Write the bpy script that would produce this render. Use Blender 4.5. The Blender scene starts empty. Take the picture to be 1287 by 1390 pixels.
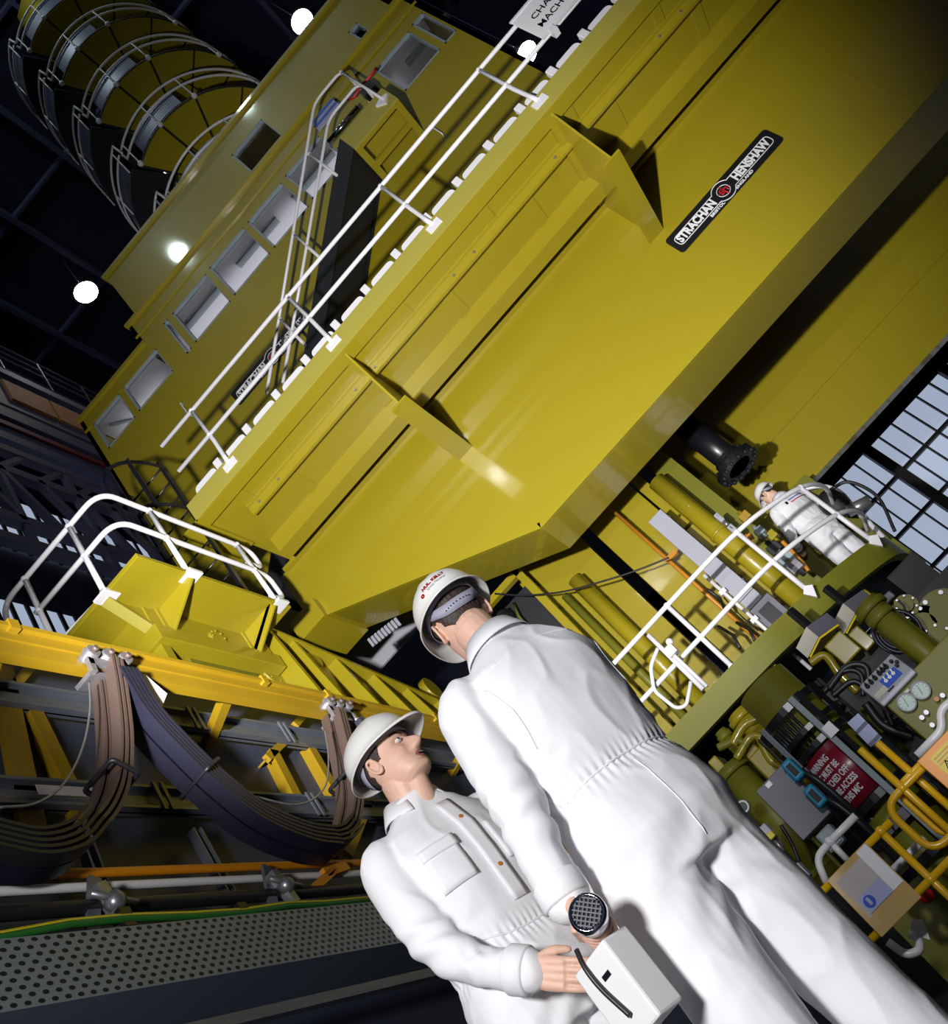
import bpy, bmesh, math, random
from mathutils import Vector, Matrix, noise
random.seed(7)
SC = bpy.context.scene
COL = SC.collection
PI = math.pi
# ------------------------------------------------------------------ camera
YAW, PIT, ROL = (math.radians(v) for v in (-5.7415, 34.6297, 45.2223))
FPX, PCX, PCY = 1224.0, 643.5, 650.0
EYE = Vector((0, 0, .45))
FW = Vector((math.sin(YAW)*math.cos(PIT), math.cos(YAW)*math.cos(PIT), math.sin(PIT)))
_r0 = Vector((math.cos(YAW), -math.sin(YAW), 0)); _d0 = FW.cross(_r0)
RT = _r0*math.cos(ROL) + _d0*math.sin(ROL)
DN = _d0*math.cos(ROL) - _r0*math.sin(ROL)
def at(px, py, X=None, Y=None, Z=None):
    """point of a real plane (X, Y or Z given) seen at that place of the photo"""
    d = FW + RT*((px-PCX)/FPX) + DN*((py-PCY)/FPX)
    t = (X-EYE.x)/d.x if X is not None else (Y-EYE.y)/d.y if Y is not None else (Z-EYE.z)/d.z
    return EYE + d*t
cd = bpy.data.cameras.new('camera'); cam = bpy.data.objects.new('camera', cd); COL.objects.link(cam)
cam.matrix_world = Matrix.Translation(EYE) @ Matrix((RT, -DN, -FW)).transposed().to_4x4()
cd.sensor_fit = 'HORIZONTAL'; cd.sensor_width = 36; cd.lens = 36*FPX/1287
cd.shift_y = -(695-PCY)/1287; cd.clip_start = .05; cd.clip_end = 300
SC.camera = cam
# ------------------------------------------------------------------ materials
def S(r, g, b):
    f = lambda c: (c/255/12.92) if c/255 <= .04045 else ((c/255+.055)/1.055)**2.4
    return (f(r), f(g), f(b), 1)
def mat(name, col, rough=.5, metal=0, bump=0, bscale=20, var=0, vscale=3, coat=0, emit=None, estr=0, alpha=1, trans=0, spec=.5, stretch=(1,1,1), bdist=.02, crough=.22):
    m = bpy.data.materials.new(name); m.use_nodes = True
    nt = m.node_tree; b = nt.nodes['Principled BSDF']
    b.inputs['Base Color'].default_value = col; b.inputs['Roughness'].default_value = rough
    b.inputs['Metallic'].default_value = metal; b.inputs['Coat Weight'].default_value = coat; b.inputs['Coat Roughness'].default_value = crough
    b.inputs['Specular IOR Level'].default_value = spec
    if trans: b.inputs['Transmission Weight'].default_value = trans
    if alpha < 1: b.inputs['Alpha'].default_value = alpha
    if emit: b.inputs['Emission Color'].default_value = emit; b.inputs['Emission Strength'].default_value = estr
    if bump or var:
        tc = nt.nodes.new('ShaderNodeTexCoord'); mp = nt.nodes.new('ShaderNodeMapping')
        mp.inputs['Scale'].default_value = stretch
        nt.links.new(tc.outputs['Object'], mp.inputs['Vector'])
    if bump:
        n = nt.nodes.new('ShaderNodeTexNoise'); n.inputs['Scale'].default_value = bscale; n.inputs['Detail'].default_value = 3
        bp = nt.nodes.new('ShaderNodeBump'); bp.inputs['Strength'].default_value = bump; bp.inputs['Distance'].default_value = bdist
        nt.links.new(mp.outputs[0], n.inputs['Vector']); nt.links.new(n.outputs['Fac'], bp.inputs['Height'])
        nt.links.new(bp.outputs[0], b.inputs['Normal'])
    if var:
        n = nt.nodes.new('ShaderNodeTexNoise'); n.inputs['Scale'].default_value = vscale; n.inputs['Detail'].default_value = 5
        mx = nt.nodes.new('ShaderNodeMix'); mx.data_type = 'RGBA'
        mx.inputs['A'].default_value = tuple(c*(1-var) for c in col[:3])+(1,); mx.inputs['B'].default_value = tuple(min(1, c*(1+var)) for c in col[:3])+(1,)
        nt.links.new(mp.outputs[0], n.inputs['Vector']); nt.links.new(n.outputs['Fac'], mx.inputs['Factor']); nt.links.new(mx.outputs['Result'], b.inputs['Base Color'])
    return m
M = {}
OL = (.315, .247, .010, 1)
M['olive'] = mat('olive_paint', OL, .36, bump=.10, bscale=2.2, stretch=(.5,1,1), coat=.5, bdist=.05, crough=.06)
M['oliveband'] = mat('pale_olive_band', (.35, .30, .045, 1), .6)  # paler, rougher olive on the fascias and the front gusset flange
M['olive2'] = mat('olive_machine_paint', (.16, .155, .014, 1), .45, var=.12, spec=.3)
M['yellow'] = mat('beam_yellow', (.29, .175, .006, 1), .45, var=.12)
M['gateyellow'] = mat('gate_yellow', (.72, .40, .006, 1), .3, coat=.3)
M['orange'] = mat('orange_paint', (.72, .25, .004, 1), .4)
M['copper'] = mat('orange_brown_pipe', (.48, .19, .015, 1), .4)
M['white'] = mat('white_paint', (.8, .79, .8, 1), .35, coat=.2)
M['rail'] = mat('rail_white', (.74, .72, .74, 1), .35, coat=.2)
M['grey'] = mat('grey_enamel', (.33, .33, .38, 1), .4, coat=.1)
M['dgrey'] = mat('dark_grey_enamel', (.13, .125, .15, 1), .45)
M['bgrey'] = mat('blue_grey_enamel', (.25, .30, .33, 1), .45)
M['black'] = mat('black_paint', (.008, .008, .011, 1), .35, coat=.2)
M['mblack'] = mat('matt_black', (.01, .01, .013, 1), .6)
M['navy'] = mat('dark_navy_cladding', (.010, .012, .034, 1), .7, var=.25)
M['navyline'] = mat('navy_purlin', (.07, .07, .15, 1), .6)
M['slate'] = mat('slate_blue_panel', (.045, .054, .085, 1), .5, var=.1)
M['steel'] = mat('galvanised_steel', (.15, .165, .20, 1), .42, .5, bump=.15, bscale=60, var=.28, vscale=28, stretch=(1,.25,1))
M['chrome'] = mat('chrome', (.55, .55, .6, 1), .12, 1)
M['iron'] = mat('worn_metal', (.30, .29, .31, 1), .35, .7, var=.3, vscale=40)
M['truss'] = mat('truss_steel', (.10, .095, .16, 1), .6)
M['cream'] = mat('cream_side', (.55, .52, .45, 1), .5)
M['red'] = mat('red_sign', (.23, .008, .025, 1), .35, coat=.2)
M['lred'] = mat('bright_red', (.5, .01, .012, 1), .4)
M['blue'] = mat('blue_label', (.02, .08, .5, 1), .4)
M['cyan'] = mat('cyan_plug', (.01, .25, .42, 1), .4)
M['dial'] = mat('dial_green', (.30, .42, .36, 1), .3)
M['brown'] = mat('brown_flat_cable', (.085, .055, .045, 1), .5, var=.12, vscale=30)
M['cable'] = mat('blue_black_cable', (.011, .011, .024, 1), .4, var=.2, vscale=40)
M['rubber'] = mat('black_rubber', (.012, .012, .016, 1), .45)
M['green'] = mat('earth_green', (.02, .14, .02, 1), .45)
M['earthy'] = mat('earth_yellow', (.6, .5, .02, 1), .45)
M['tan'] = mat('tan_board', (.55, .36, .13, 1), .22, var=.12, coat=.4)
M['tape'] = mat('masking_tape', (.5, .45, .43, 1), .7)
M['paper'] = mat('blue_print', (.38, .40, .62, 1), .5)
M['skin'] = mat('skin', (.70, .43, .32, 1), .5, bump=.05, bscale=300, var=.06, vscale=30, bdist=.002)
M['lips'] = mat('lips', (.42, .13, .11, 1), .4)
M['hair'] = mat('brown_hair', (.04, .024, .018, 1), .6, bump=.8, bscale=160, bdist=.004, stretch=(1,1,.25))
M['eyew'] = mat('eye_white', (.75, .74, .74, 1), .2)
M['iris'] = mat('iris', (.06, .05, .05, 1), .2)
M['cloth'] = mat('white_cotton', (.80, .79, .815, 1), .85, bump=.25, bscale=420, bdist=.002, spec=.2)
M['hat'] = mat('hard_hat_white', (.80, .78, .75, 1), .28, coat=.2)
M['strap'] = mat('grey_lilac_webbing', (.33, .33, .42, 1), .5)
M['glass'] = mat('window_glass', (1, 1, 1, 1), .02, trans=1)
M['ply'] = mat('plywood_boarding', (.50, .20, .08, 1), .7, var=.15)
M['inside'] = mat('cab_lining', (.55, .55, .60, 1), .6)
M['daylight'] = mat('daylit_glazing', (.3, .33, .4, 1), .5, emit=(.56, .66, .86, 1), estr=.60)
M['void'] = mat('flat_black', (.004,.004,.006,1), 1, spec=0)  # near black without gloss, for the beam over the gable window
M['lamp'] = mat('lamp_glow', (1, 1, 1, 1), .5, emit=(1, .96, .88, 1), estr=30)
M['floor'] = mat('painted_floor', (.05, .055, .06, 1), .4, var=.2)
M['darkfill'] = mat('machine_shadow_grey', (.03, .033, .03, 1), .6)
def dotted(name, base, hole, sx, sy, rad):
    m = mat(name, base, .42, .5); nt = m.node_tree; b = nt.nodes['Principled BSDF']
    tc = nt.nodes.new('ShaderNodeTexCoord'); sp = nt.nodes.new('ShaderNodeSeparateXYZ'); nt.links.new(tc.outputs['Object'], sp.inputs[0])
    def mth(op, a, v=None, c=None):
        n = nt.nodes.new('ShaderNodeMath'); n.operation = op
        for i, q in enumerate((a, v, c)):
            if q is None: continue
            if isinstance(q, (int, float)): n.inputs[i].default_value = q
            else: nt.links.new(q, n.inputs[i])
        return n.outputs[0]
    row = mth('FLOOR', mth('MULTIPLY', sp.outputs['Z'], 1/sy))
    sh = mth('MULTIPLY', mth('MODULO', row, 2), .5)
    u = mth('SUBTRACT', mth('FRACT', mth('ADD', mth('MULTIPLY', sp.outputs['Y'], 1/sx), sh)), .5)
    v = mth('SUBTRACT', mth('FRACT', mth('MULTIPLY', sp.outputs['Z'], 1/sy)), .5)
    d = mth('ADD', mth('POWER', mth('MULTIPLY', u, 1/rad[0]), 2), mth('POWER', mth('MULTIPLY', v, 1/rad[1]), 2))
    f = mth('LESS_THAN', d, 1)
    mx = nt.nodes.new('ShaderNodeMix'); mx.data_type = 'RGBA'; mx.inputs['A'].default_value = base; mx.inputs['B'].default_value = hole
    nt.links.new(f, mx.inputs['Factor']); nt.links.new(mx.outputs['Result'], b.inputs['Base Color'])
    return m
M['tray'] = dotted('perforated_tray_steel', (.22, .27, .34, 1), (.012, .014, .02, 1), .055, .03, (.26, .3))
M['mesh'] = dotted('expanded_mesh_panel', (.16, .17, .26, 1), (.04, .042, .07, 1), .05, .05, (.3, .3))
# ------------------------------------------------------------------ objects
def tag(o, label=None, cat=None, group=None, kind=None):
    if label: o['label'] = label
    if cat: o['category'] = cat
    if group: o['group'] = group
    if kind: o['kind'] = kind
    return o
def thing(name, label, cat, loc=(0,0,0), group=None, rot=(0,0,0)):
    o = bpy.data.objects.new(name, None); COL.objects.link(o); o.location = loc; o.rotation_euler = rot
    o.empty_display_size = .1
    return tag(o, label, cat, group)
def wmat(o):
    m = o.matrix_basis.copy()
    return wmat(o.parent) @ o.matrix_parent_inverse @ m if o.parent else m
def link(o, parent=None):
    COL.objects.link(o)
    if parent is not None:
        o.parent = parent
        o.matrix_parent_inverse = wmat(parent).inverted()
    return o
class MB:
    def __init__(s): s.v = []; s.f = []; s.mi = []; s.sm = []; s.cur = 0
    def add(s, vs, fs, smooth=False):
        k = len(s.v); s.v += [tuple(p) for p in vs]
        for f in fs: s.f.append([k+i for i in f]); s.mi.append(s.cur); s.sm.append(smooth)
        return s
    def box(s, x0, x1, y0, y1, z0, z1):
        vs = [(x,y,z) for z in (z0,z1) for y in (y0,y1) for x in (x0,x1)]
        return s.add(vs, [(0,2,3,1),(4,5,7,6),(0,1,5,4),(2,6,7,3),(0,4,6,2),(1,3,7,5)])
    def hexa(s, p):   # 8 corners: bottom ring then top ring
        return s.add(p, [(3,2,1,0),(4,5,6,7),(0,1,5,4),(1,2,6,5),(2,3,7,6),(3,0,4,7)])
    def bar(s, a, b, w, h, up=(0,0,1)):
        a = Vector(a); b = Vector(b); d = (b-a).normalized(); up = Vector(up)
        if abs(d.dot(up)) > .98: up = Vector((0,1,0)) if abs(d.y) < .9 else Vector((1,0,0))
        sd = d.cross(up).normalized(); u = sd.cross(d)
        r = [sd*(i*w/2)+u*(j*h/2) for i, j in ((-1,-1),(1,-1),(1,1),(-1,1))]
        return s.hexa([a+q for q in r]+[b+q for q in r])
    def tube(s, pts, r, n=10, closed=False, cap=True):
        pts = [Vector(p) for p in pts]; m = len(pts)
        rr = r if isinstance(r, (list, tuple)) else [r]*m
        rings = []; prev = None
        for i, p in enumerate(pts):
            a = pts[i-1] if (i or closed) else p; b = pts[(i+1) % m] if (i < m-1 or closed) else p
            t = (b-a).normalized()
            if prev is None:
                u = t.orthogonal().normalized()
            else:
                u = (prev - t*prev.dot(t)); u = u.normalized() if u.length > 1e-6 else t.orthogonal().normalized()
            prev = u; w = t.cross(u)
            rings.append([p + (u*math.cos(2*PI*k/n)+w*math.sin(2*PI*k/n))*rr[i] for k in range(n)])
        vs = [q for R in rings for q in R]; fs = []
        L = m if closed else m-1
        for i in range(L):
            for k in range(n):
                j = (i+1) % m
                fs.append((i*n+k, i*n+(k+1) % n, j*n+(k+1) % n, j*n+k))
        s.add(vs, fs, True)
        if cap and not closed:
            s.add(rings[0], [tuple(range(n-1,-1,-1))]); s.add(rings[-1], [tuple(range(n))])
        return s
    def cyl(s, a, b, r, n=20, r2=None): return s.tube([a, b], [r, r if r2 is None else r2], n)
    def lathe(s, prof, axis0, axis, n=32, a0=0, a1=2*PI, smooth=True):
        """prof: (radius, height) pairs turned about the axis"""
        ax = Vector(axis).normalized(); u = ax.orthogonal().normalized(); w = ax.cross(u); o = Vector(axis0)
        full = abs(a1-a0-2*PI) < 1e-4; m = n if full else n+1
        vs = [o+ax*h+(u*math.cos(a0+(a1-a0)*k/n)+w*math.sin(a0+(a1-a0)*k/n))*r for r, h in prof for k in range(m)]
        fs = []
        for i in range(len(prof)-1):
            for k in range(n):
                k2 = (k+1) % m
                fs.append((i*m+k, i*m+k2, (i+1)*m+k2, (i+1)*m+k))
        return s.add(vs, fs, smooth)
    def prism(s, poly, vec):
        v = Vector(vec); p = [Vector(q) for q in poly]; n = len(p)
        return s.add(p+[q+v for q in p], [tuple(range(n-1,-1,-1)), tuple(range(n, 2*n))]+[(i,(i+1)%n,n+(i+1)%n,n+i) for i in range(n)])
    def ball(s, c, r, n=12, sc=(1,1,1)):
        c = Vector(c); vs = []; fs = []
        for i in range(n//2+1):
            th = PI*i/(n//2)
            for k in range(n):
                ph = 2*PI*k/n
                vs.append(c+Vector((math.sin(th)*math.cos(ph)*r*sc[0], math.sin(th)*math.sin(ph)*r*sc[1], math.cos(th)*r*sc[2])))
        for i in range(n//2):
            for k in range(n): fs.append((i*n+k, (i+1)*n+k, (i+1)*n+(k+1)%n, i*n+(k+1)%n))
        return s.add(vs, fs, True)
    def build(s, name, m, parent=None, label=None, cat=None, group=None, kind=None, bevel=0, fix=True):
        me = bpy.data.meshes.new(name); me.from_pydata(s.v, [], s.f)
        for mm in (m if isinstance(m, (list, tuple)) else [m]): me.materials.append(mm)
        for p, i, q in zip(me.polygons, s.mi, s.sm): p.material_index = i; p.use_smooth = q
        if fix:
            bm = bmesh.new(); bm.from_mesh(me); bmesh.ops.remove_doubles(bm, verts=bm.verts, dist=1e-6)
            bmesh.ops.recalc_face_normals(bm, faces=bm.faces); bm.to_mesh(me); bm.free()
        o = bpy.data.objects.new(name, me); link(o, parent); tag(o, label, cat, group, kind)
        if bevel:
            b = o.modifiers.new('bevel', 'BEVEL'); b.width = bevel; b.segments = 2; b.limit_method = 'ANGLE'; b.angle_limit = .6
        return o
def fillet(pts, r, n=6, closed=False):
    P = [Vector(p) for p in pts]; out = []; m = len(P)
    for i, p in enumerate(P):
        if not closed and i in (0, m-1): out.append(p); continue
        a = P[i-1]-p; b = P[(i+1) % m]-p
        k = min(r, a.length*.45, b.length*.45); a = p+a.normalized()*k; b = p+b.normalized()*k
        for j in range(n+1):
            t = j/n; out.append(a*(1-t)**2+p*2*t*(1-t)+b*t*t)
    return out
def dup(o, off, label=None, parent=None, rotz=None):
    """copy a thing with its parts and sub-parts, moved by off"""
    c = o.copy(); COL.objects.link(c)
    if parent is None:
        c.location = o.location+Vector(off)
        if rotz is not None: c.rotation_euler.z = rotz
    else: c.parent = parent
    if label: c['label'] = label
    for ch in list(o.children): dup(ch, (0,0,0), None, c)
    return c
def text(name, body, size, m, parent, origin, xdir, ydir, bold=0, align='CENTER', depth=.004, label=None, sx=1, warp=None):
    cu = bpy.data.curves.new(name, 'FONT'); cu.body = body; cu.size = size; cu.align_x = align; cu.align_y = 'CENTER'
    cu.offset = bold; cu.extrude = depth; cu.resolution_u = 3
    t = bpy.data.objects.new(name+'_t', cu); COL.objects.link(t)
    bpy.context.view_layer.update()
    me = bpy.data.meshes.new_from_object(t.evaluated_get(bpy.context.evaluated_depsgraph_get())); bpy.data.objects.remove(t); me.name = name
    me.materials.clear(); me.materials.append(m)
    x = Vector(xdir).normalized(); y = Vector(ydir).normalized(); z = x.cross(y); o0 = Vector(origin)
    for v in me.vertices:
        v.co = warp(v.co) if warp else o0+x*v.co.x*sx+y*v.co.y+z*v.co.z
    o = bpy.data.objects.new(name, me); link(o, parent)
    if label: o['label'] = label
    return o
def spline(pts, n=14):
    P = [Vector(p) for p in pts]; out = []
    P = [P[0]*2-P[1]]+P+[P[-1]*2-P[-2]]
    for i in range(1, len(P)-2):
        for k in range(n):
            t = k/n; a,b,c,d = P[i-1:i+3]
            out.append(.5*((2*b)+(c-a)*t+(2*a-5*b+4*c-d)*t*t+(3*b-a-3*c+d)*t**3))
    return out+[P[-2]]
# ================================================================== the hall
def struct(name, mb, m, parent=None): return mb.build(name, m, parent, kind='structure')
struct('floor', MB().box(-12, 22, -12, 26, -.3, 0), M['floor'])
struct('ceiling', MB().box(-12, 22, -12, 26, 37, 37.3), M['navy'])
struct('wall_left', MB().box(-12.3, -12, -12, 26, 0, 37), M['navy'])
struct('wall_back', MB().box(-12, 22, 26, 26.3, 0, 37), M['navy'])
struct('wall_right', MB().box(22, 22.3, -12, 26, 0, 37), M['navy'])
for i, x in enumerate((-10.4, -7.2, -4.0, -.8, 2.4, 5.6, 8.8, 12)):
    struct('trim_%d' % (i+1), MB().box(x-.09, x+.09, -2, 26, 36.45, 37), M['navyline'])
for i, y in enumerate((8, 12.5, 17, 21.5)):
    struct('trim_%d' % (i+20), MB().box(-12, 22, y-.06, y+.06, 36.75, 37), M['navyline'])
struct('trim_30', MB().box(-12, -11.8, -4, 26, 33.6, 33.9), M['navyline'])
# high bay lamps
def lamp(px, py, z, label):
    p = at(px, py, Z=z)
    t = thing('high_bay_lamp', label, 'lamp', p, 'round high bay lamps under the hall roof')
    MB().lathe([(.06,.75),(.1,.6),(.16,.5),(.52,.02),(.5,0),(.46,.02)], p, (0,0,1), 28).build('reflector', M['dgrey'], t)
    MB().lathe([(0,-.02),(.3,-.015),(.47,.02)], p, (0,0,1), 28).build('lamp_lens', M['lamp'], t)
    MB().cyl(p+Vector((0,0,.7)), Vector((p.x,p.y,36.8)), .025, 6).build('hanger', M['navyline'], t)
    return t
lamp(117, 397, 34, 'round lit hall lamp glowing left of the control cab roof')
lamp(411, 30, 34, 'round lit hall lamp glowing above the control cab roof edge')
lamp(716, 73, 28, 'round lit hall lamp glowing behind the white lettered sign')
# glazed gable
YW = 20
gx0, gx1, gz0, gz1 = 1.2, 14, .8, 7.03
w = struct('window_1', MB().box(gx0, gx1, YW+.1, YW+.14, gz0, gz1), M['daylight'])
fr = MB()
dx = at(1240,654,Y=YW).x
bay = 2.35
k = -2
xs = [dx+bay*i for i in range(-2, 6)]
for x in xs:
    if gx0 < x < gx1: fr.box(x-.11, x+.11, YW-.12, YW+.1, gz0, gz1)
    for j in range(1, 6):
        q = x+bay*j/6
        if gx0 < q < gx1: fr.box(q-.014, q+.014, YW, YW+.1, gz0, gz1)
for z in (6.15, 5.28, 4.4, 3.5, 2.6, 1.7):
    fr.box(gx0, gx1, YW-.04, YW+.1, z-.035, z+.035)
struct('window_1_frame', fr, M['mblack'], w)
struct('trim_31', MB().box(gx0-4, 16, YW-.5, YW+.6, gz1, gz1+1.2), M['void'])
# left hall side: crane runway, gangway, lattice girder
XL = -10
def lw(px, py): return at(px, py, X=XL)
t = thing('wall_gangway', 'grey gangway with thin handrail high on the left hall wall', 'gangway', (XL, 16, 27.4))
y0, y1 = 13.5, 24
MB().box(XL-.9, XL, y0, y1, 28.2, 28.6).build('deck', M['truss'], t)
for z in (29.5, 30.0, 30.5): MB().tube([(XL,y0,z),(XL,y1,z)], .03, 6).build('rail', M['steel'], t)
for i in range(6): MB().bar((XL,y0+.5+1.9*i,28.6),(XL,y0+.5+1.9*i,30.5),.05,.05).build('post', M['steel'], t)
zo0, zo1 = 26.6, 27.8
bd = thing('boarded_panel', 'orange brown plywood boarding under the gangway at left', 'panel', (XL, 17, zo0))
MB().box(XL-.15, XL-.05, 15.6, 17.3, zo0, zo1).build('board', M['ply'], bd)
MB().box(XL-.15, XL-.05, 17.4, 20.8, zo0, zo1).build('board', M['ply'], bd)
MB().box(XL-.2, XL-.15, 13, 24, zo0-.5, zo1+.3).build('frame', M['truss'], bd)
rb = thing('crane_runway', 'dark runway beam with red conductor stripe on left wall', 'beam', (XL, 15, 24))
MB().box(XL-.6, XL, 12, 25, 24.9, 25.5).build('flange', M['truss'], rb)
MB().box(XL-.35, XL-.1, 12, 25, 23.6, 24.9).build('web', M['navyline'], rb)
MB().box(XL-.12, XL-.02, 12, 25, 24.35, 24.6).build('conductor_bar', mat('dull_red',(.16,.01,.014,1),.6), rb)
lt = thing('lattice_girder', 'dark steel lattice girder below the runway at far left', 'girder', (XL, 15, 20))
for z in (22.8, 21.6, 19.2, 18.2): MB().box(XL-.25, XL, 10.5, 22, z-.16, z+.16).build('chord', M['truss'], lt)
for i in range(9):
    y = 11+1.25*i
    MB().bar((XL-.1,y,21.6),(XL-.1,y+1.25,19.2),.2,.2).build('diagonal', M['truss'], lt)
    MB().bar((XL-.1,y+1.25,22.8),(XL-.1,y,21.6),.16,.16).build('diagonal', M['truss'], lt)
    if i % 2 == 0: MB().bar((XL-.1,y,22.8),(XL-.1,y,18.2),.18,.18).build('upright', M['truss'], lt)
# patent glazing seen through the lattice
w2 = struct('window_2', MB().box(-11.95, -11.9, 13, 25, 21.0, 23.6), M['daylight'])
f2 = MB()
for i in range(25): f2.box(-11.9, -11.85, 13+.5*i-.03, 13+.5*i+.09, 20.8, 27)
f2.box(-11.9, -11.8, 13, 25, 22.0, 22.2)
struct('window_2_frame', f2, M['mblack'], w2)
w3 = struct('window_3', MB().box(-11.95, -11.9, 14, 25, 27.6, 28.1), M['daylight'])
f3 = MB()
for i in range(16): f3.box(-11.9, -11.85, 14+.7*i-.05, 14+.7*i+.12, 27.5, 28.2)
struct('window_3_frame', f3, M['mblack'], w3)
w4 = struct('window_4', MB().box(-11.95, -11.9, 11.5, 17, 15.6, 18.4), M['daylight'])
f4 = MB()
for i in range(12): f4.box(-11.9, -11.85, 11.5+.5*i-.03, 11.5+.5*i+.1, 15.5, 18.5)
f4.box(-11.9, -11.8, 11.5, 17, 17.0, 17.15)
struct('window_4_frame', f4, M['mblack'], w4)
# ================================================================== front girder of the charge machine
GY = 8.42; ZT = 7.74; ZS = 7.5; XR = 13
g = thing('bridge_girder', 'large olive painted bridge girder crossing the hall above the men', 'girder', (0, GY, 5.2))
c0 = at(736,718,Y=GY); c1 = at(421,847,Y=GY); xl = -3.43
prof = [(xl,ZS), (xl,c1.z), (c0.x,c0.z), (XR,c0.z), (XR,ZS)]
MB().prism([(x,GY,z) for x,z in prof], (0,.78,0)).build('web_box', M['olive'], g, bevel=.008)
lip = MB()
def strip(a, b, y0, y1, h, mbx):
    a = Vector((a[0],0,a[1])); b = Vector((b[0],0,b[1])); d = (b-a).normalized(); nrm = Vector((-d.z,0,d.x))
    mbx.prism([(p.x,y0,p.z) for p in (a, b, b+nrm*h, a+nrm*h)], (0,y1-y0,0))
strip((c0.x,c0.z), (XR,c0.z), GY-.03, GY-.0005, .07, lip); strip((xl,c1.z), (c0.x,c0.z), GY-.03, GY-.0005, .07, lip)
lip.build('bottom_lip', M['olive'], g)
sm = MB()
for px, py in ((640,560),(560,690),(470,765)):
    p = at(px,py,Y=GY)
    zb = c0.z if p.x > c0.x else c0.z+(c1.z-c0.z)*(p.x-c0.x)/(c1.x-c0.x)
    MB().box(p.x-.006, p.x+.006, GY-.004, GY, zb+.08, ZS-.35).build('weld_seam', M['olive'], g)
p = at(800,540,Y=GY)
for x in (.95, 3.3, 5.1): MB().box(x-.006, x+.006, GY-.004, GY, c0.z+.08, 6.3).build('weld_seam', M['olive'], g)
# walkway plate, seen from below
MB().box(-3.15, XR, 6.78, GY+.78, ZS, ZS+.06).build('walkway_plate', M['olive'], g)
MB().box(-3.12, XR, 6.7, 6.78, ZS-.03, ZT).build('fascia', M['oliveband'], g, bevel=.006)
MB().box(-3.12, XR, 6.70, 6.88, ZS-.06, ZS-.03).build('fascia_lip', M['olive'], g)
b = MB()
b.box(-2.75, XR, 7.2, 7.24, ZS-.13, ZS); b.box(-2.75, XR, 7.24, 7.33, ZS-.02, ZS); b.box(-2.75, XR, 7.16, 7.2, ZS-.02, ZS)
st = b.build('stiffener_angle', M['olive'], g)
bl = MB()
for i in range(40):
    x = -2.6+.33*i
    if i % 5 < 2: MB().cyl((x,7.2,ZS-.07), (x,7.185,ZS-.07), .016, 8).build('bolt', M['iron'], st)
MB().box(-3.0, XR, 7.82, 7.86, ZS-.24, ZS).box(-3.0, XR, 7.86, 8.05, ZS-.24, ZS-.21).build('soffit_beam', M['olive'], g)
MB().box(-3.3, XR, 8.34, GY, ZS-.05, ZS).build('joint_angle', M['olive'], g)
sp = MB()
for i in range(11):
    x = -2.2+1.35*i
    MB().box(x-.07, x+.07, 7.36, 7.80, ZS-.012, ZS).build('splice_plate', M['olive'], g); MB().box(x-.5, x-.38, 6.9, 7.18, ZS-.012, ZS).build('splice_plate', M['olive'], g)
for X, nm in ((2.57,'right'), (-.70,'left')):
    q = [(6.74,ZS-.04), (GY,ZS-.04), (GY,6.64), (8.32,6.64), (7.02,6.66)]
    br = MB().prism([(X-.012,y,z) for y,z in q], (.024,0,0)).build('bracket', M['olive'], g)
    MB().bar((X,7.0,6.65), (X,GY,6.63), .22, .025).build('bracket_flange', M['olive'], br)
    MB().bar((X-.04,6.88,ZS-.03), (X-.04,8.3,ZS-.03), .09, .05).build('bracket_cleat', M['olive'], br)
MB().box(-3.62,-3.2, 8.3, 9.2, c1.z-.16, c1.z+.14).build('bearing_block', M['olive'], g)
MB().box(-3.35,-3.1, 6.7, 7.6, ZS-.05, ZS-.02).build('end_shelf', M['olive'], g)
# ------------------------------------------------------------------ guard rail on the girder
r = thing('walkway_guardrail', 'white tubular guardrail along the top edge of the bridge girder', 'guardrail', (0, 6.74, ZT))
RY = 6.74
MB().tube([(-2.98,RY,8.74),(XR,RY,8.74)], .026, 10).build('top_rail', M['rail'], r)
MB().tube([(-2.98,RY,8.24),(XR,RY,8.24)], .026, 10).build('middle_rail', M['rail'], r)
for x in (-2.43, -.70, .93, 2.60, 4.3, 6.0, 7.7, 9.4):
    po = MB().tube([(x,RY-.055,7.66),(x,RY-.04,7.8),(x,RY,8.1),(x,RY,8.74)], .026, 10).ball((x,RY,8.74), .036).ball((x,RY,8.24), .036).build('post', M['rail'], r)
    MB().box(x-.09, x+.09, 6.685, 6.7, 7.58, 7.68).build('base_plate', M['rail'], po)
for i in range(30):
    x = -3.05+.5*i
    if i: MB().box(x-.045, x+.045, 6.715, 6.80, ZT+.005, ZT+.15).build('kick_bracket', M['rail'], r, bevel=.01)
    pl = fillet([(x+.08,6.785,ZT-.06),(x+.08,6.785,ZT+.17),(x+.42,6.785,ZT+.17),(x+.42,6.785,ZT-.06)], .07, 4)
    MB().prism(pl, (0,.02,0)).build('kick_plate', M['rail'], r)
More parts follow.
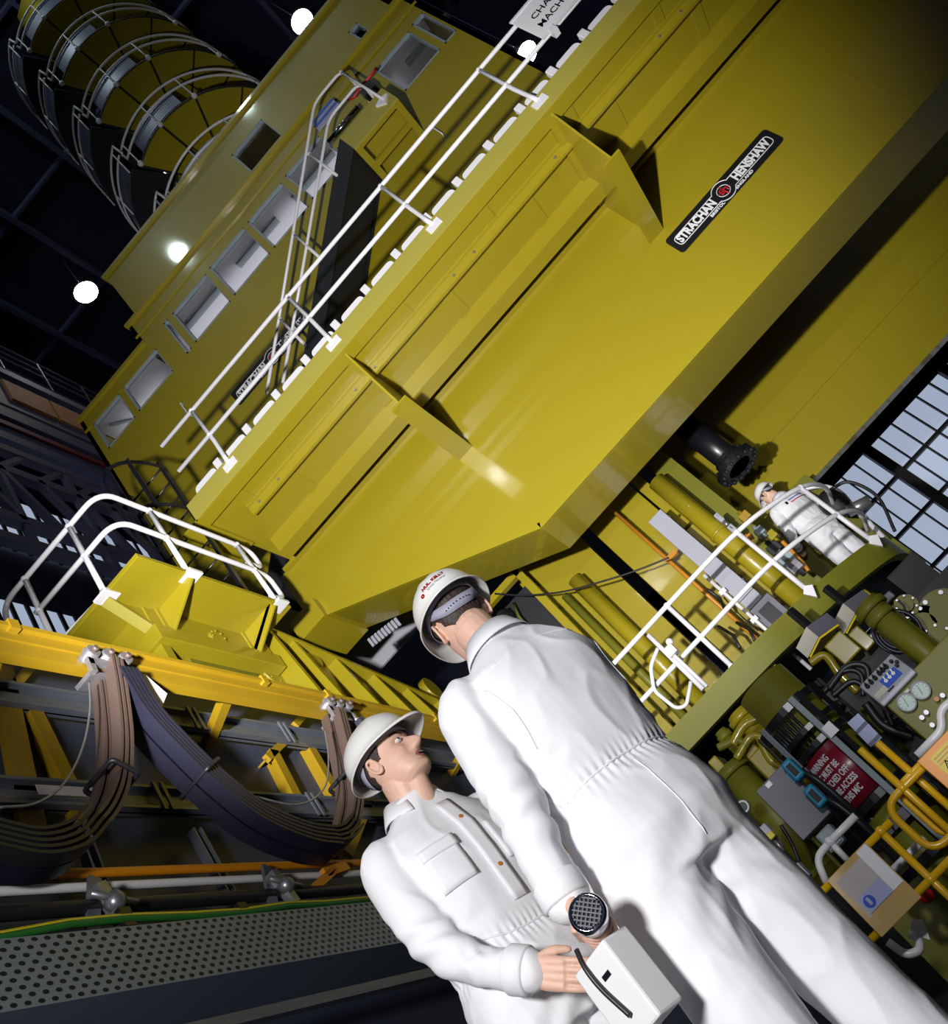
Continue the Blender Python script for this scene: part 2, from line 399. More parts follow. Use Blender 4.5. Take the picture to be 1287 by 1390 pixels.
# lettered sign on the rail
sx0 = at(699,35,Y=6.7).x
s = thing('lettered_sign', 'white sign lettered CHARGE MACHINE hung on the guardrail', 'sign', (sx0, 6.70, 8.5))
MB().box(sx0, sx0+1.12, 6.685, 6.705, 8.2, 8.78).build('board', M['white'], s, bevel=.006)
MB().box(sx0-.01, sx0+1.13, 6.675, 6.69, 8.76, 8.79).box(sx0-.01, sx0+1.13, 6.675, 6.69, 8.19, 8.215).build('rim', M['rail'], s)
text('lettering', 'CHARGE', .125, M['black'], s, (sx0+.14,6.682,8.54), (1,0,0), (0,0,1), .001, depth=.002, sx=1.05, align='LEFT')
text('lettering', 'MACHINE', .125, M['black'], s, (sx0+.10,6.682,8.37), (1,0,0), (0,0,1), .001, depth=.002, sx=1.02, align='LEFT')
MB().box(sx0+.1, sx0+.17, 6.66, 6.76, 8.13, 8.22).build('clip', M['rail'], s); MB().box(sx0+.93, sx0+1.0, 6.66, 6.76, 8.13, 8.22).build('clip', M['rail'], s)
# ------------------------------------------------------------------ company plates
def plate(y, xa, xb, za, zb, label):
    """long black nameplate facing the room between two lower/upper corners (slightly sheared heights averaged)"""
    L = xb-xa; H = zb-za; cx = (xa+xb)/2; cz = (za+zb)/2
    t = thing('company_nameplate', label, 'nameplate', (cx, y, cz))
    pts = fillet([(xa,y,za),(xb,y,za),(xb,y,zb),(xa,y,zb)], .05, 5, closed=True)
    MB().prism(pts, (0,-.012,0)).build('plate', M['black'], t)
    h = H*.24; R = H*.46; w = H*.035
    yy = y-.014
    a = math.asin(h/R); out = []
    x0 = xa+.07*L/1.7; x1 = xb-.07*L/1.7
    top = fillet([(cx-R*math.cos(a),yy,cz+h),(x0,yy,cz+h),(x0,yy,cz-h),(cx-R*math.cos(a),yy,cz-h)], .05, 5)
    bot = fillet([(cx+R*math.cos(a),yy,cz-h),(x1,yy,cz-h),(x1,yy,cz+h),(cx+R*math.cos(a),yy,cz+h)], .05, 5)
    arc1 = [(cx+R*math.cos(PI+a+(PI-2*a)*k/12), yy, cz+R*math.sin(PI+a+(PI-2*a)*k/12)) for k in range(1,12)]
    arc2 = [(cx+R*math.cos(a+(PI-2*a)*k/12), yy, cz+R*math.sin(a+(PI-2*a)*k/12)) for k in range(1,12)]
    MB().tube(top+arc1+bot+arc2, w*.55, 6, closed=True).build('border', M['white'], t)
    sz = H*.52
    text('lettering', 'STRACHAN', sz, M['white'], t, ((x0+cx-R)/2+.005,yy,cz), (1,0,0), (0,0,1), H*.022, depth=.003, sx=(cx-R-x0)/H*.345)
    text('lettering', 'HENSHAW', sz, M['white'], t, ((x1+cx+R)/2-.005,yy,cz), (1,0,0), (0,0,1), H*.022, depth=.003, sx=(x1-cx-R)/H*.345)
    text('lettering', 'BRISTOL', H*.17, M['white'], t, (cx-R*1.55,yy,cz-h*1.55), (1,0,0), (0,0,1), H*.006, depth=.002, sx=1.1)
    text('lettering', 'ENGLAND', H*.17, M['white'], t, (cx+R*1.6,yy,cz-h*1.55), (1,0,0), (0,0,1), H*.006, depth=.002, sx=1.1)
    e = MB().tube([(cx+R*.56*math.cos(2*PI*k/24),yy,cz+R*.56*math.sin(2*PI*k/24)) for k in range(24)], w*.4, 6, closed=True).build('emblem', M['white'], t, label='white ring emblem with red monogram')
    q = R*.3
    mg = MB()
    mg.tube(fillet([(cx-q*1.3,yy,cz-q*.55),(cx-q*.2,yy,cz-q*.75),(cx-q*.1,yy,cz),(cx-q*1.1,yy,cz+q*.1),(cx-q*.9,yy,cz+q*.85),(cx-q*.1,yy,cz+q*.8)], q*.5, 4), w*.7, 6)
    mg.tube([(cx+q*.15,yy,cz-q*2.1),(cx+q*.15,yy,cz+q*2.1)], w*.7, 6)
    mg.tube(fillet([(cx+q*.15,yy,cz+q*.3),(cx+q*1.1,yy,cz+q*.5),(cx+q*1.1,yy,cz-q*1.1)], q*.5, 4), w*.7, 6)
    mg.tube([(cx-q*2,yy,cz+q*.0),(cx-q*1.4,yy,cz+q*.05)], w*.7, 6); mg.tube([(cx+q*1.5,yy,cz),(cx+q*2,yy,cz)], w*.7, 6)
    mg.build('monogram', M['lred'], e)
    return t
A = [at(px,py,Y=GY) for px,py in ((1037,175),(1065,189),(903,329),(928,345))]
plate(GY-.002, (A[2].x+A[3].x)/2, (A[0].x+A[1].x)/2, (A[1].z+A[3].z)/2, (A[0].z+A[2].z)/2, 'long black nameplate with white lettering on the bridge girder face')
# ------------------------------------------------------------------ control cab
CY = 9.5
cab = thing('control_cab', 'olive control cab with a row of windows above the bridge girder', 'cab', (0, CY, 7.6))
quads = [[(127,576),(162,535),(184,566),(148,609)], [(167.5,527),(212,473),(234,502.6),(190,559)], [(222,440),(229,433),(260,474),(254,480)],
 [(234,426.5),(280,372),(313,410),(266,464)], [(284,366),(330,309),(366,344),(320,400)], [(337,303),(381,248),(419,280),(373,337)],
 [(386,239),(434,186),(472,215),(424,270)], [(509,97),(554,44),(600,68),(549,123)], [(559,34),(573,19),(620,41),(605,60)]]
upq = [[(314.5,212),(355.5,162),(386,186),(343.6,236)], [(473.5,44),(484,32.5),(506,43),(492,58)]]
def rect(q):
    P = [at(x,y,Y=CY) for x,y in q]
    return ((P[0].x+P[3].x)/2, (P[1].x+P[2].x)/2, (P[2].z+P[3].z)/2, (P[0].z+P[1].z)/2)
lowr = [rect(q) for q in quads]; upr = [rect(q) for q in upq]
xL = at(108,574,Y=CY).x; xE = at(190,466,Y=CY).x; xU = at(147,379,Y=CY).x; xR = at(684,63,Y=CY).x
zL = at(112,570,Y=CY).z; zM = at(181,437,Y=CY).z; zU = at(147,379,Y=CY).z+.05
xUR = at(533,10,Y=CY).x
def holed(x0, x1, z0, z1, holes, y0, y1):
    mb = MB(); xs = sorted({x0,x1}|{v for h in holes for v in h[:2] if x0 < v < x1}); zs = sorted({z0,z1}|{v for h in holes for v in h[2:] if z0 < v < z1})
    for i in range(len(xs)-1):
        run = None
        for j in range(len(zs)-1):
            cx = (xs[i]+xs[i+1])/2; cz = (zs[j]+zs[j+1])/2
            solid = not any(h[0] < cx < h[1] and h[2] < cz < h[3] for h in holes)
            if solid:
                if run is None: run = zs[j]
            if run is not None and (not solid or j == len(zs)-2):
                mb.box(xs[i], xs[i+1], y0, y1, run, zs[j+1] if solid else zs[j]); run = None
    return mb
zE = zL   # left bay roof
hl = [h for h in lowr]
front = holed(xE, xR, 7.62, zM, hl, CY, CY+.08)
front.v += []; f_ = holed(xL, xE, 7.62, zL, hl, CY, CY+.08); front.add(f_.v, f_.f)
front.build('front_wall', M['olive'], cab)
holed(xU, xUR, zM, zU, upr, CY-.02, CY+.06).build('upper_wall', M['olive'], cab)
MB().box(xL, xL+.08, CY, CY+2.4, 7.62, zL).build('end_wall', M['olive'], cab)
MB().box(xR-.08, xR, CY, CY+2.4, 7.62, zM).build('end_wall', M['olive'], cab)
MB().box(xU, xU+.08, CY, CY+2.6, zM, zU).box(xE, xE+.08, CY, CY+2.4, zL, zM).box(xUR-.08, xUR, CY, CY+2.6, zM, zU).build('upper_end_wall', M['olive'], cab)
MB().box(xL-.01, xE+.1, CY-.06, CY+2.5, zL-.02, zL+.06).build('roof', M['olive'], cab)
MB().box(xE-.02, xR+.06, CY-.07, CY+2.5, zM-.03, zM+.05).build('roof', M['olive'], cab)
MB().box(xU-.06, xUR+.06, CY-.08, CY+2.6, zU-.03, zU+.06).build('upper_roof', M['olive'], cab)
MB().box(xL, xE, CY-.025, CY, zL-.34, zL-.30).box(xE, xR, CY-.025, CY, zM-.42, zM-.38).build('eaves_trim', M['olive'], cab)
MB().box(xL, xR, CY+2.35, CY+2.4, 7.62, zL).box(xE, xR, CY+2.35, CY+2.4, zL, zM).build('back_wall', M['inside'], cab)
MB().box(xL+.1, xE, CY+.1, CY+2.3, zL-.24, zL-.2).box(xE, xR-.1, CY+.1, CY+2.3, zM-.5, zM-.46).build('ceiling_lining', M['inside'], cab)
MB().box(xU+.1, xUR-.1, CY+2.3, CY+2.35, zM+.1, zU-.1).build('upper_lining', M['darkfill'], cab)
MB().box(xL+.1, xR-.1, CY+.1, CY+2.3, 9.0, 9.05).build('cab_floor', M['dgrey'], cab)
for h in lowr+upr:
    dark = h in upr
    x0, x1, z0, z1 = h
    w = .035
    fr = MB().box(x0,x1,CY-.015,CY+.07,z1-w,z1).box(x0,x1,CY-.015,CY+.07,z0,z0+w*.5).box(x0,x0+w,CY-.015,CY+.07,z0,z1).box(x1-w*.5,x1,CY-.015,CY+.07,z0,z1).build('window_frame', M['bgrey'], cab)
    MB().box(x0+w,x1-w*.5,CY+.045,CY+.05,z0+w*.5,z1-w).build('pane', M['glass'], fr)
# lamp trunking and dark fittings in the ceiling
for i in range(5):
    x = xE+.6+i*1.55
    MB().box(x, x+1.1, CY+.5, CY+.62, zM-.56, zM-.5).build('ceiling_trunking', M['bgrey'], cab)
    for q in (.2, .55, .9): MB().cyl((x+q,CY+1.1,zM-.53),(x+q,CY+1.1,zM-.5),.05,10).build('downlight', M['black'], cab)
MB().bar((xL+.3,CY+.3,zL-.26),(xE,CY+2.0,zL-.26),.05,.05).bar((xL+.2,CY+1.6,zL-.26),(xE-.2,CY+1.6,zL-.26),.03,.03).build('ceiling_batten', M['bgrey'], cab)
jc = MB().box(xR+.02, xR+.42, CY+.3, CY+1.2, 7.62, 9.9).build('side_cabinet', M['olive'], None, 'olive cabinet standing against the right end of the control cab', 'cabinet', bevel=.02)
P0 = at(318,541,Y=CY); P1 = at(424,425,Y=CY)
plate(CY-.002, P0.x, P1.x, P0.z-.22, P0.z+.12, 'long black nameplate with white lettering on the cab wall behind the stair rails')
# ------------------------------------------------------------------ stair to the landing
SY0, SY1 = 8.68, 9.46
a = at(463,189,Y=SY0); b_ = at(516,118,Y=SY0); c = at(482,199,Y=SY0); d = at(425,424,Y=SY0)
lz1 = (a.z+b_.z)/2; lz0 = c.z; lx0 = a.x; lx1 = b_.x
ld = thing('stair_landing', 'boxed olive landing with open underside beside the cab windows', 'landing', (lx0, SY0, lz0))
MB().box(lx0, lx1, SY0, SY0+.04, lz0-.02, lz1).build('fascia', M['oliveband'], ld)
fr = MB(); w = .11
xm = lx0+(lx1-lx0)
fr.box(lx0,lx1,SY0+.041,SY0+w,lz0-.02,lz0+.03).box(lx0+w,lx1-w,SY0+.45,SY0+.45+w,lz0-.02,lz0+.03).box(lx0,lx0+w,SY0+w,SY1,lz0-.02,lz0+.03).box(lx1-w,lx1,SY0+w,SY1,lz0-.02,lz0+.03)
fr.build('frame', M['olive'], ld)
MB().box(lx0+.04, lx1-.04, SY0+.04, SY1, lz1-.06, lz1).build('deck', M['olive'], ld)
MB().box(lx1-.04, lx1, SY0+.041, SY1, lz0+.031, lz1).build('side_plate', M['olive'], ld); MB().box(lx0, lx0+.04, SY0+.041, SY1, lz0+.031, lz1).build('side_plate', M['olive'], ld)
stt = thing('cab_stair', 'black sided stair climbing from the walkway to the cab landing', 'stair', (d.x, SY0, 7.6))
top = Vector((lx0, 0, lz1)); foot = Vector((d.x, 0, d.z)); dr = (foot-top).normalized()
k = (7.56-top.z)/dr.z; end = top+dr*k
for y in (SY0, SY1-.03): MB().prism([(top.x,y,top.z),(top.x,y,top.z-.42),(end.x+.25,y,7.56),(end.x-.15,y,7.56)], (0,.03,0)).build('stringer', M['mblack'], stt)
n = 13
for i in range(n):
    p = top.lerp(end, (i+.6)/n)
    MB().box(p.x-.14, p.x+.12, SY0+.03, SY1-.03, p.z-.10, p.z-.07).build('tread', M['mblack'], stt)
    MB().box(p.x+.10, p.x+.12, SY0+.03, SY1-.03, p.z-.07, p.z+.17).build('riser', M['mblack'], stt)
MB().prism([(top.x,SY0+.03,top.z-.3),(top.x,SY0+.03,top.z-.38),(end.x+.2,SY0+.03,7.56),(end.x+.05,SY0+.03,7.56)],(0,SY1-SY0-.06,0)).build('soffit_sheet', M['mblack'], stt)
pb = at(455,372,Y=SY1)
MB().bar((end.x+1.0,SY0-.05,8.5),(end.x+1.0,SY1,8.5),.2,.22).build('cross_bearer', M['olive'], stt)
hr = thing('stair_handrail', 'white double handrail climbing the black stair to the landing', 'handrail', (top.x, SY0, 7.6))
HY = SY0-.03
t0 = at(462,97,Y=HY); t1 = at(431,142,Y=HY); e1 = at(362,534,Y=HY); 
m0 = at(486,114,Y=HY); m1 = at(448,163,Y=HY); e2 = at(384,520,Y=HY)
def railtop(p0, p1, e):
    pts = [Vector((p0.x-.02,SY1,p0.z-.35)), Vector((p0.x+.05,SY1,p0.z)), Vector((p0.x+.05,HY,p0.z)), Vector((p1.x,HY,p0.z)), Vector((e.x,HY,e.z))]
    return fillet(pts, .18, 6)
MB().tube(railtop(t0,t1,e1), .024, 8).build('top_rail', M['rail'], hr)
MB().tube(railtop(m0,m1,e2), .024, 8).build('middle_rail', M['rail'], hr)
for (u, v) in (((463,98),(520,137)), ((420,209),(457,238)), ((399,318),(436,348)), ((380,433),(413,470))):
    p = at(*u,Y=HY); q = at(*v,Y=HY)
    MB().tube([(p.x,HY,p.z),(p.x,HY,q.z)], .024, 8).ball(p,.034).build('post', M['rail'], hr)
p = at(520,137,Y=HY); MB().prism([(p.x-.13,HY-.01,p.z+.05),(p.x,HY-.01,p.z-.09),(p.x+.13,HY-.01,p.z+.05),(p.x,HY-.01,p.z+.1)], (0,.04,0)).build('foot_plate', M['rail'], hr)
# blue striped and red things seen by the landing
bs = at(440,152,Y=CY-.3)
bc_ = thing('blue_cover', 'blue striped cover lying on the landing behind the handrail', 'cover', bs)
for i in range(4):
    MB().bar(bs+Vector((-.30,0,.02-.07*i)), bs+Vector((.25,0,.02-.07*i)), .05, .065).build('stripe', M['blue' if i%2 == 0 else 'strap'], bc_)
rs = at(490,118,Y=CY-.4)
hs = thing('red_hose', 'red hose bundle hung at the landing rail end', 'hose', rs)
MB().tube([rs+Vector((-.3+.1*i,.02*math.sin(i*2),.04*math.cos(i*1.7))) for i in range(8)], .022, 8).build('hose', M['lred'], hs)
MB().box(rs.x-.1,rs.x+.15,rs.y-.05,rs.y+.1,rs.z-.32,rs.z-.12).build('valve', M['black'], hs)
mt = at(470,165,Y=CY-.35)
MB().tube([mt+Vector((-.45,0,0)), mt+Vector((.3,0,0))], .05, 10).build('chrome_tube', M['chrome'], None, 'polished tube lying under the landing handrail', 'tube')
# two hooks on the cab wall
for (px,py,lab) in ((593,178,'small white door handle on cab wall right of the landing'),(253,556,'small white door handle on cab wall above the left guardrail')):
    q = at(px,py,Y=CY-.03); MB().tube(fillet([q+Vector((0,.03,.18)),q+Vector((0,-.05,.18)),q+Vector((0,-.05,-.18)),q+Vector((0,.03,-.18))],.03,3), .014, 6).build('door_handle', M['rail'], None, lab, 'handle')
# ------------------------------------------------------------------ caged ladder
lad = thing('caged_ladder', 'black caged ladder at the left end of the bridge girder', 'ladder', (-3.3, 6.9, 5.9))
LX0, LX1, LY = -3.70, -3.17, 6.85
for x in (LX0, LX1): MB().bar((x,LY,6.06),(x,LY,8.72),.035,.07).build('stringer', M['black'], lad)
for i in range(10): MB().tube([(LX0,LY,6.2+.27*i),(LX1,LY,6.2+.27*i)], .013, 6).build('rung', M['black'], lad)
for z in (7.75, 8.55):
    pts = [((LX0+LX1)/2+.30*math.cos(PI+PI*k/16)*1.0, LY-.62*math.sin(PI*k/16), z) for k in range(17)]
    mb = MB()
    for p, q in zip(pts, pts[1:]): mb.bar(p, q, .012, .055)
    mb.build('hoop', M['black'], lad)
for f in (.25, .5, .72):
    x = (LX0+LX1)/2+.30*math.cos(PI+PI*f); y = LY-.62*math.sin(PI*f)
    MB().bar((x,y,7.7),(x,y,8.6),.05,.012).build('cage_strap', M['black'], lad)
# ------------------------------------------------------------------ guard rail and truck at the left end
TX = -2.95
tk = thing('end_truck', 'olive end truck with gusset ribs under the left end of the girder', 'truck', (TX, 6, 5.2))
ty0 = 5.04; tz1 = 6.03; ty1 = 7.05; BX = -3.4; BY = 5.46; bz0 = 5.53; bz1 = 5.70
MB().box(-5.6, TX, ty0, ty1, tz1-.05, tz1).build('platform_plate', M['olive'], tk, bevel=.006)
MB().box(-5.6, BX, BY, ty1, bz1, tz1-.05).build('body', M['olive'], tk)
MB().box(-5.6, BX+.05, BY-.05, ty1, bz0, bz1).build('bottom_flange', M['olive'], tk, bevel=.006)
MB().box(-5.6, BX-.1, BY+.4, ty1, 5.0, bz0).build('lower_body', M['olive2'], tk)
MB().box(-4.6, BX-.02, BY+.0, BY+.10, 4.75, bz0).build('guard_plate', M['olive'], tk)
for y in (5.64, 6.76):
    gs = MB().prism([(TX-.02,y-.01,tz1-.05),(BX,y-.01,tz1-.05),(BX,y-.01,bz1)],(0,.02,0)).build('gusset', M['olive'], tk)
    MB().bar((TX-.03,y,tz1-.07),(BX+.02,y,bz1+.01),.10,.02,up=(1,0,1)).build('gusset_flange', M['olive'], gs)
    MB().bar((BX+.012,y,tz1-.05),(BX+.012,y,bz1),.10,.02,up=(1,0,0)).build('gusset_foot', M['olive'], gs)
gs = MB().prism([(-3.44,ty0+.02,tz1-.05),(-3.44,BY,tz1-.05),(-3.44,BY,bz1)],(.02,0,0)).build('gusset', M['olive'], tk)
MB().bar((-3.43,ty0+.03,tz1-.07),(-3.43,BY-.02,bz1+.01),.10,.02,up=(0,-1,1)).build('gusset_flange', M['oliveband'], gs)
for (px,py,rr,X_) in ((294,868,.10,BX+.0),(369,914,.18,BX-.1)):
    q = at(px,py,X=X_)
    cp = MB().cyl((X_-.02,q.y,q.z),(X_+.03,q.y,q.z),rr,26).build('axle_cover', M['olive'], tk, bevel=.008)
    for i in range(8):
        an = i*PI/4; MB().cyl((X_+.03,q.y+rr*.8*math.cos(an),q.z+rr*.8*math.sin(an)),(X_+.042,q.y+rr*.8*math.cos(an),q.z+rr*.8*math.sin(an)),.012,6).build('bolt', M['olive'], cp)
SX = -3.2
# ribbed sill beam
sl = thing('ribbed_sill_beam', 'olive sill beam with vertical ribs running back below the girder end', 'beam', (SX, 7, 5))
u0 = at(377,842,X=SX); u1 = at(601,939,X=SX); w0 = at(415,934,X=SX); w1 = at(600,979,X=SX)
ya = u0.y; yb = 11.5
zt = lambda y: u0.z+(u1.z-u0.z)*(y-u0.y)/(u1.y-u0.y)
zb_ = (w0.z+w1.z)/2
xb = -4.3
MB().hexa([(xb,ya,zb_),(SX-.28,ya,zb_),(SX-.28,yb,zb_),(xb,yb,zb_),(xb,ya,zt(ya)),(SX-.28,ya,zt(ya)),(SX-.28,yb,zt(yb)),(xb,yb,zt(yb))]).build('web', M['olive'], sl)
MB().hexa([(xb,ya,zb_-.1),(SX,ya,zb_-.1),(SX,yb,zb_-.1),(xb,yb,zb_-.1),(xb,ya,zb_),(SX,ya,zb_),(SX,yb,zb_),(xb,yb,zb_)]).build('bottom_flange', M['olive'], sl)
MB().hexa([(xb,ya,zt(ya)),(SX-.12,ya,zt(ya)),(SX-.12,yb,zt(yb)),(xb,yb,zt(yb)),(xb,ya,zt(ya)+.04),(SX-.12,ya,zt(ya)+.04),(SX-.12,yb,zt(yb)+.04),(xb,yb,zt(yb)+.04)]).build('top_flange', M['olive'], sl)
MB().hexa([(xb,ya-.06,zb_-.02),(SX-.02,ya-.06,zb_-.02),(SX-.02,ya,zb_-.02),(xb,ya,zb_-.02),(xb,ya-.06,zt(ya)),(SX-.12,ya-.06,zt(ya)),(SX-.12,ya,zt(ya)),(xb,ya,zt(ya))]).build('end_plate', M['olive'], sl)
for (px,py) in ((392,852),(442,866),(487,880),(527,893),(562,903),(580,910)):
    q = at(px,py,X=SX-.1)
    y = q.y
    MB().prism([(SX-.28,y,zb_),(SX-.03,y,zb_),(SX-.14,y,zt(y)),(SX-.28,y,zt(y))],(0,.05,0)).build('rib', M['olive'], sl)
for (px,py,rr) in ((421,892,.17),(587,935,.19)):
    q = at(px,py,X=SX-.22)
    MB().cyl((SX-.3,q.y,q.z),(SX-.2,q.y,q.z),rr,26).build('axle_cover', M['olive'], sl, bevel=.01)
# rail
pr_ = thing('truck_guardrail', 'white guardrail round the left end truck platform', 'guardrail', (TX, ty0, tz1))
cz = at(150,672,X=TX-.03); RX = TX-.03
e3 = at(322,741,X=RX); FY = 5.08
fl = at(5,832,Y=FY)
zt_ = (cz.z+e3.z)/2; y3 = e3.y; zm_ = zt_-.42
def railrun(z, lift=0):
    return fillet([(fl.x,FY,z-.42 if lift else z),(fl.x,FY,z),(RX,FY,z),(RX,y3,z),(RX-.05,y3+.28,z),(RX-.3,y3+.28,z-.0)] if lift else [(fl.x+.02,FY,z),(RX,FY,z),(RX,y3,z),(RX-.05,y3+.28,z),(RX-.3,y3+.28,z)], .22, 8)
top_ = fillet([(fl.x+.9,FY,tz1-.0),(fl.x,FY,tz1+.06),(fl.x,FY,zt_),(RX,FY,zt_),(RX,y3,zt_),(RX-.02,y3+.25,zt_),(RX-.02,y3+.25,zm_+.14),(RX-.02,y3,zm_+.14)], .2, 8)
MB().tube(top_, .026, 10).build('top_rail', M['rail'], pr_)
mid_ = fillet([(fl.x+.75,FY,tz1+.02),(fl.x+.75,FY,zm_),(RX,FY,zm_),(RX,y3,zm_),(RX-.02,y3+.25,zm_),(RX-.02,y3+.25,tz1+.15),(RX-.02,y3,tz1+.12)], .2, 8)
mid_ = fillet([(fl.x+.3,FY,zm_),(RX,FY,zm_),(RX,y3,zm_),(RX-.02,y3+.25,zm_),(RX-.02,y3+.25,tz1+.15),(RX-.02,y3,tz1+.12)], .2, 8)
MB().tube(mid_, .026, 10).build('middle_rail', M['rail'], pr_)
pA = at(97,721,Y=FY); pB = at(37,793,Y=FY); pC = at(204,696,X=RX)
for (x, y) in ((pA.x,FY),(pB.x,FY),(RX,pC.y),(RX,y3)):
    po = MB().tube([(x,y,tz1-.04),(x,y,zt_)], .026, 10).ball((x,y,zt_),.036).ball((x,y,zm_),.036).build('post', M['rail'], pr_)
    MB().box(x-.08,x+.08,y-.08,y+.08,tz1-.06,tz1-.03).cyl((x,y,tz1-.03),(x,y,tz1+.03),.045,10).build('base_plate', M['rail'], po)
# ------------------------------------------------------------------ ring tower
CX, CYT, RR = -.33, 12.6, 2.3
tw = thing('ring_tower', 'dark olive column of the tall machine behind the control cab', 'column', (CX, CYT, 16.5))
MB().cyl((CX,CYT,16.5),(CX,CYT,34),.97,8).build('core', M['olive'], tw)
MB().cyl((1.3,12.9,16.5),(1.3,12.9,34),.42,24).build('duct', mat('dark_green_duct',(.03,.06,.035,1),.2,coat=.5), tw)
deg = math.radians
def arc(a0, a1, z, R=RR, n=40): return [(CX+R*math.cos(deg(a0+(a1-a0)*k/n)), CYT+R*math.sin(deg(a0+(a1-a0)*k/n)), z) for k in range(n+1)]
def ring(zt, label):
    zd = zt-1.1
    t = thing('ring_platform', label, 'platform', (CX, CYT, zd), 'ring platforms of the tower')
    segs = [(-116,-91),(-91,-66.5),(-66.5,-38),(-38,-10),(-10,18)]
    for k,(a0,a1) in enumerate(segs):
        o = arc(a0+.7,a1-.7,zd-.05,RR-.03,8); i_ = arc(a0+1.6,a1-1.6,zd-.05,1.06,8)
        MB().prism(o+i_[::-1],(0,0,.1)).build('deck_panel', M['olive'], t)
    o = arc(-117,19,zd-.02,RR-.005,40); i_ = arc(-117,19,zd-.02,1.0,40)
    MB().prism(o+i_[::-1],(0,0,.04)).build('support_plate', M['mblack'], t)
    MB().tube(fillet(arc(-118,20,zt),.01,1), .028, 8).build('top_rail', M['rail'], t)
    MB().tube([(CX+RR*math.cos(deg(-120)),CYT+RR*math.sin(deg(-120)),zt-.1)]+arc(-119,20,zt-.42), .028, 8).build('middle_rail', M['rail'], t)
    for an in (-115,-91,-66.5,-22,6):
        p = Vector((CX+RR*math.cos(deg(an)),CYT+RR*math.sin(deg(an)),0))
        MB().tube([p+Vector((0,0,zd-.05)),p+Vector((0,0,zt))],.02,6).ball(p+Vector((0,0,zd-.02)),.075,8).build('post', M['rail'], t)
    for a0,a1 in ((-109,-91.5),(-90.5,-74)):
        o = arc(a0,a1,zd+.12,RR-.04,12)
        MB().prism(o+arc(a0,a1,zd+.12,RR-.06,12)[::-1],(0,0,.72)).build('mesh_guard', M['mesh'], t)
    # half landing that winds down from the platform
    hz = zt+.15
    MB().tube([Vector((CX+RR*1.05*math.cos(deg(-117)),CYT+RR*1.05*math.sin(deg(-117)),hz-.5))]+arc(-118,-172,hz,RR*1.06,20)+[Vector((CX+RR*1.06*math.cos(deg(-172)),CYT+RR*1.06*math.sin(deg(-172)),hz-.5))],.026,8).build('landing_rail', M['rail'], t)
    MB().tube(arc(-119,-172,hz-.42,RR*1.06,20),.024,8).build('landing_rail', M['rail'], t)
    for an in (-122,-145,-170):
        p = Vector((CX+RR*1.06*math.cos(deg(an)),CYT+RR*1.06*math.sin(deg(an)),0))
        MB().tube([p+Vector((0,0,hz-1.1)),p+Vector((0,0,hz))],.02,6).build('landing_post', M['rail'], t)
    o = arc(-124,-170,hz-1.0,RR*1.03,14)
    MB().prism(o+arc(-124,-170,hz-1.0,RR*1.02,14)[::-1],(0,0,.75)).build('landing_mesh', M['mesh'], t)
    o = arc(-120,-172,hz-1.14,RR*1.04,14)
    MB().prism(o+arc(-120,-172,hz-1.14,RR*.6,14)[::-1],(0,0,.06)).build('landing_deck', M['mblack'], t)
    return t
for zt2, lab in ((18.55,'lowest ring platform, half hidden by the cab roof'),(21.15,'ring platform second up the tower behind the cab'),(23.8,'ring platform third up the tower behind the cab'),(26.5,'ring platform fourth up the tower, second from the photo top'),(29.2,'topmost visible ring platform at the upper left corner')):
    ring(zt2, lab)
# ================================================================== festoon wall at the left
WX = -3.08
struct('trim_40', MB().box(WX-.15, WX, -1, 14, 0, 4.6), M['slate'])
PX = -2.6
FX = -2.93
# yellow track
ft = thing('festoon_track', 'long yellow festoon track beam above the hanging cables', 'beam', (PX, 5, 4.0))
zb = 4.03
MB().box(PX-.06, PX+.0, 0, 13, zb-.10, zb+.10).build('web', M['yellow'], ft)
MB().box(PX-.09, PX+.03, 0, 13, zb+.08, zb+.11).build('top_flange', M['yellow'], ft)
MB().box(PX-.05, PX+.02, 0, 13, zb-.13, zb-.1).box(PX, PX+.012, 0, 13, zb-.005, zb+.03).build('lower_flange', M['yellow'], ft)
for y in (3.0, 5.0, 5.75, 7.4): MB().box(PX-.02, PX+.04, y-.03, y+.03, zb+.06, zb+.13).build('stop_lug', M['yellow'], ft)
for y in (2.9, 4.6, 6.3, 8.0):
    MB().bar((WX, y+.2, zb-.05), (PX-.05, y, zb-.05), .07, .07).build('support_arm', M['yellow'], ft)
# galvanised channels along the wall
for nm, pts, lab in (('upper', [(0,936),(330,985)], 'upper galvanised channel running behind the hanging cables'), ('lower', [(0,1068),(330,1088)], 'lower galvanised channel running behind the hanging cables')):
    p = at(*pts[0],X=FX); q = at(*pts[1],X=FX); z = (p.z+q.z)/2
    t = thing('support_channel', lab, 'channel', (FX, 5, z), None)
    MB().box(FX-.07, FX-.04, -.5, 13, z-.085, z+.085).box(FX-.05, FX, -.5, 13, z+.065, z+.085).box(FX-.05, FX, -.5, 13, z-.085, z-.065).box(FX-.045,FX-.035,-.5,13,z-.03,z+.03).build('channel', M['steel'], t)
    for y in ((4.55,5.5) if nm == 'upper' else (3.9,5.3)):
        MB().box(FX, FX+.012, y, y+.025, z-.1, z+.1).box(FX, FX+.012, y+.06, y+.085, z-.1, z+.1).build('clip', M['steel'], t)
    for y in ((4.1,) if nm == 'upper' else (3.3,)):
        MB().box(FX+.001, FX+.006, y-.18, y+.18, z-.03, z+.03).build('label_strip', M['tape'], t, label='strip of pale tape')
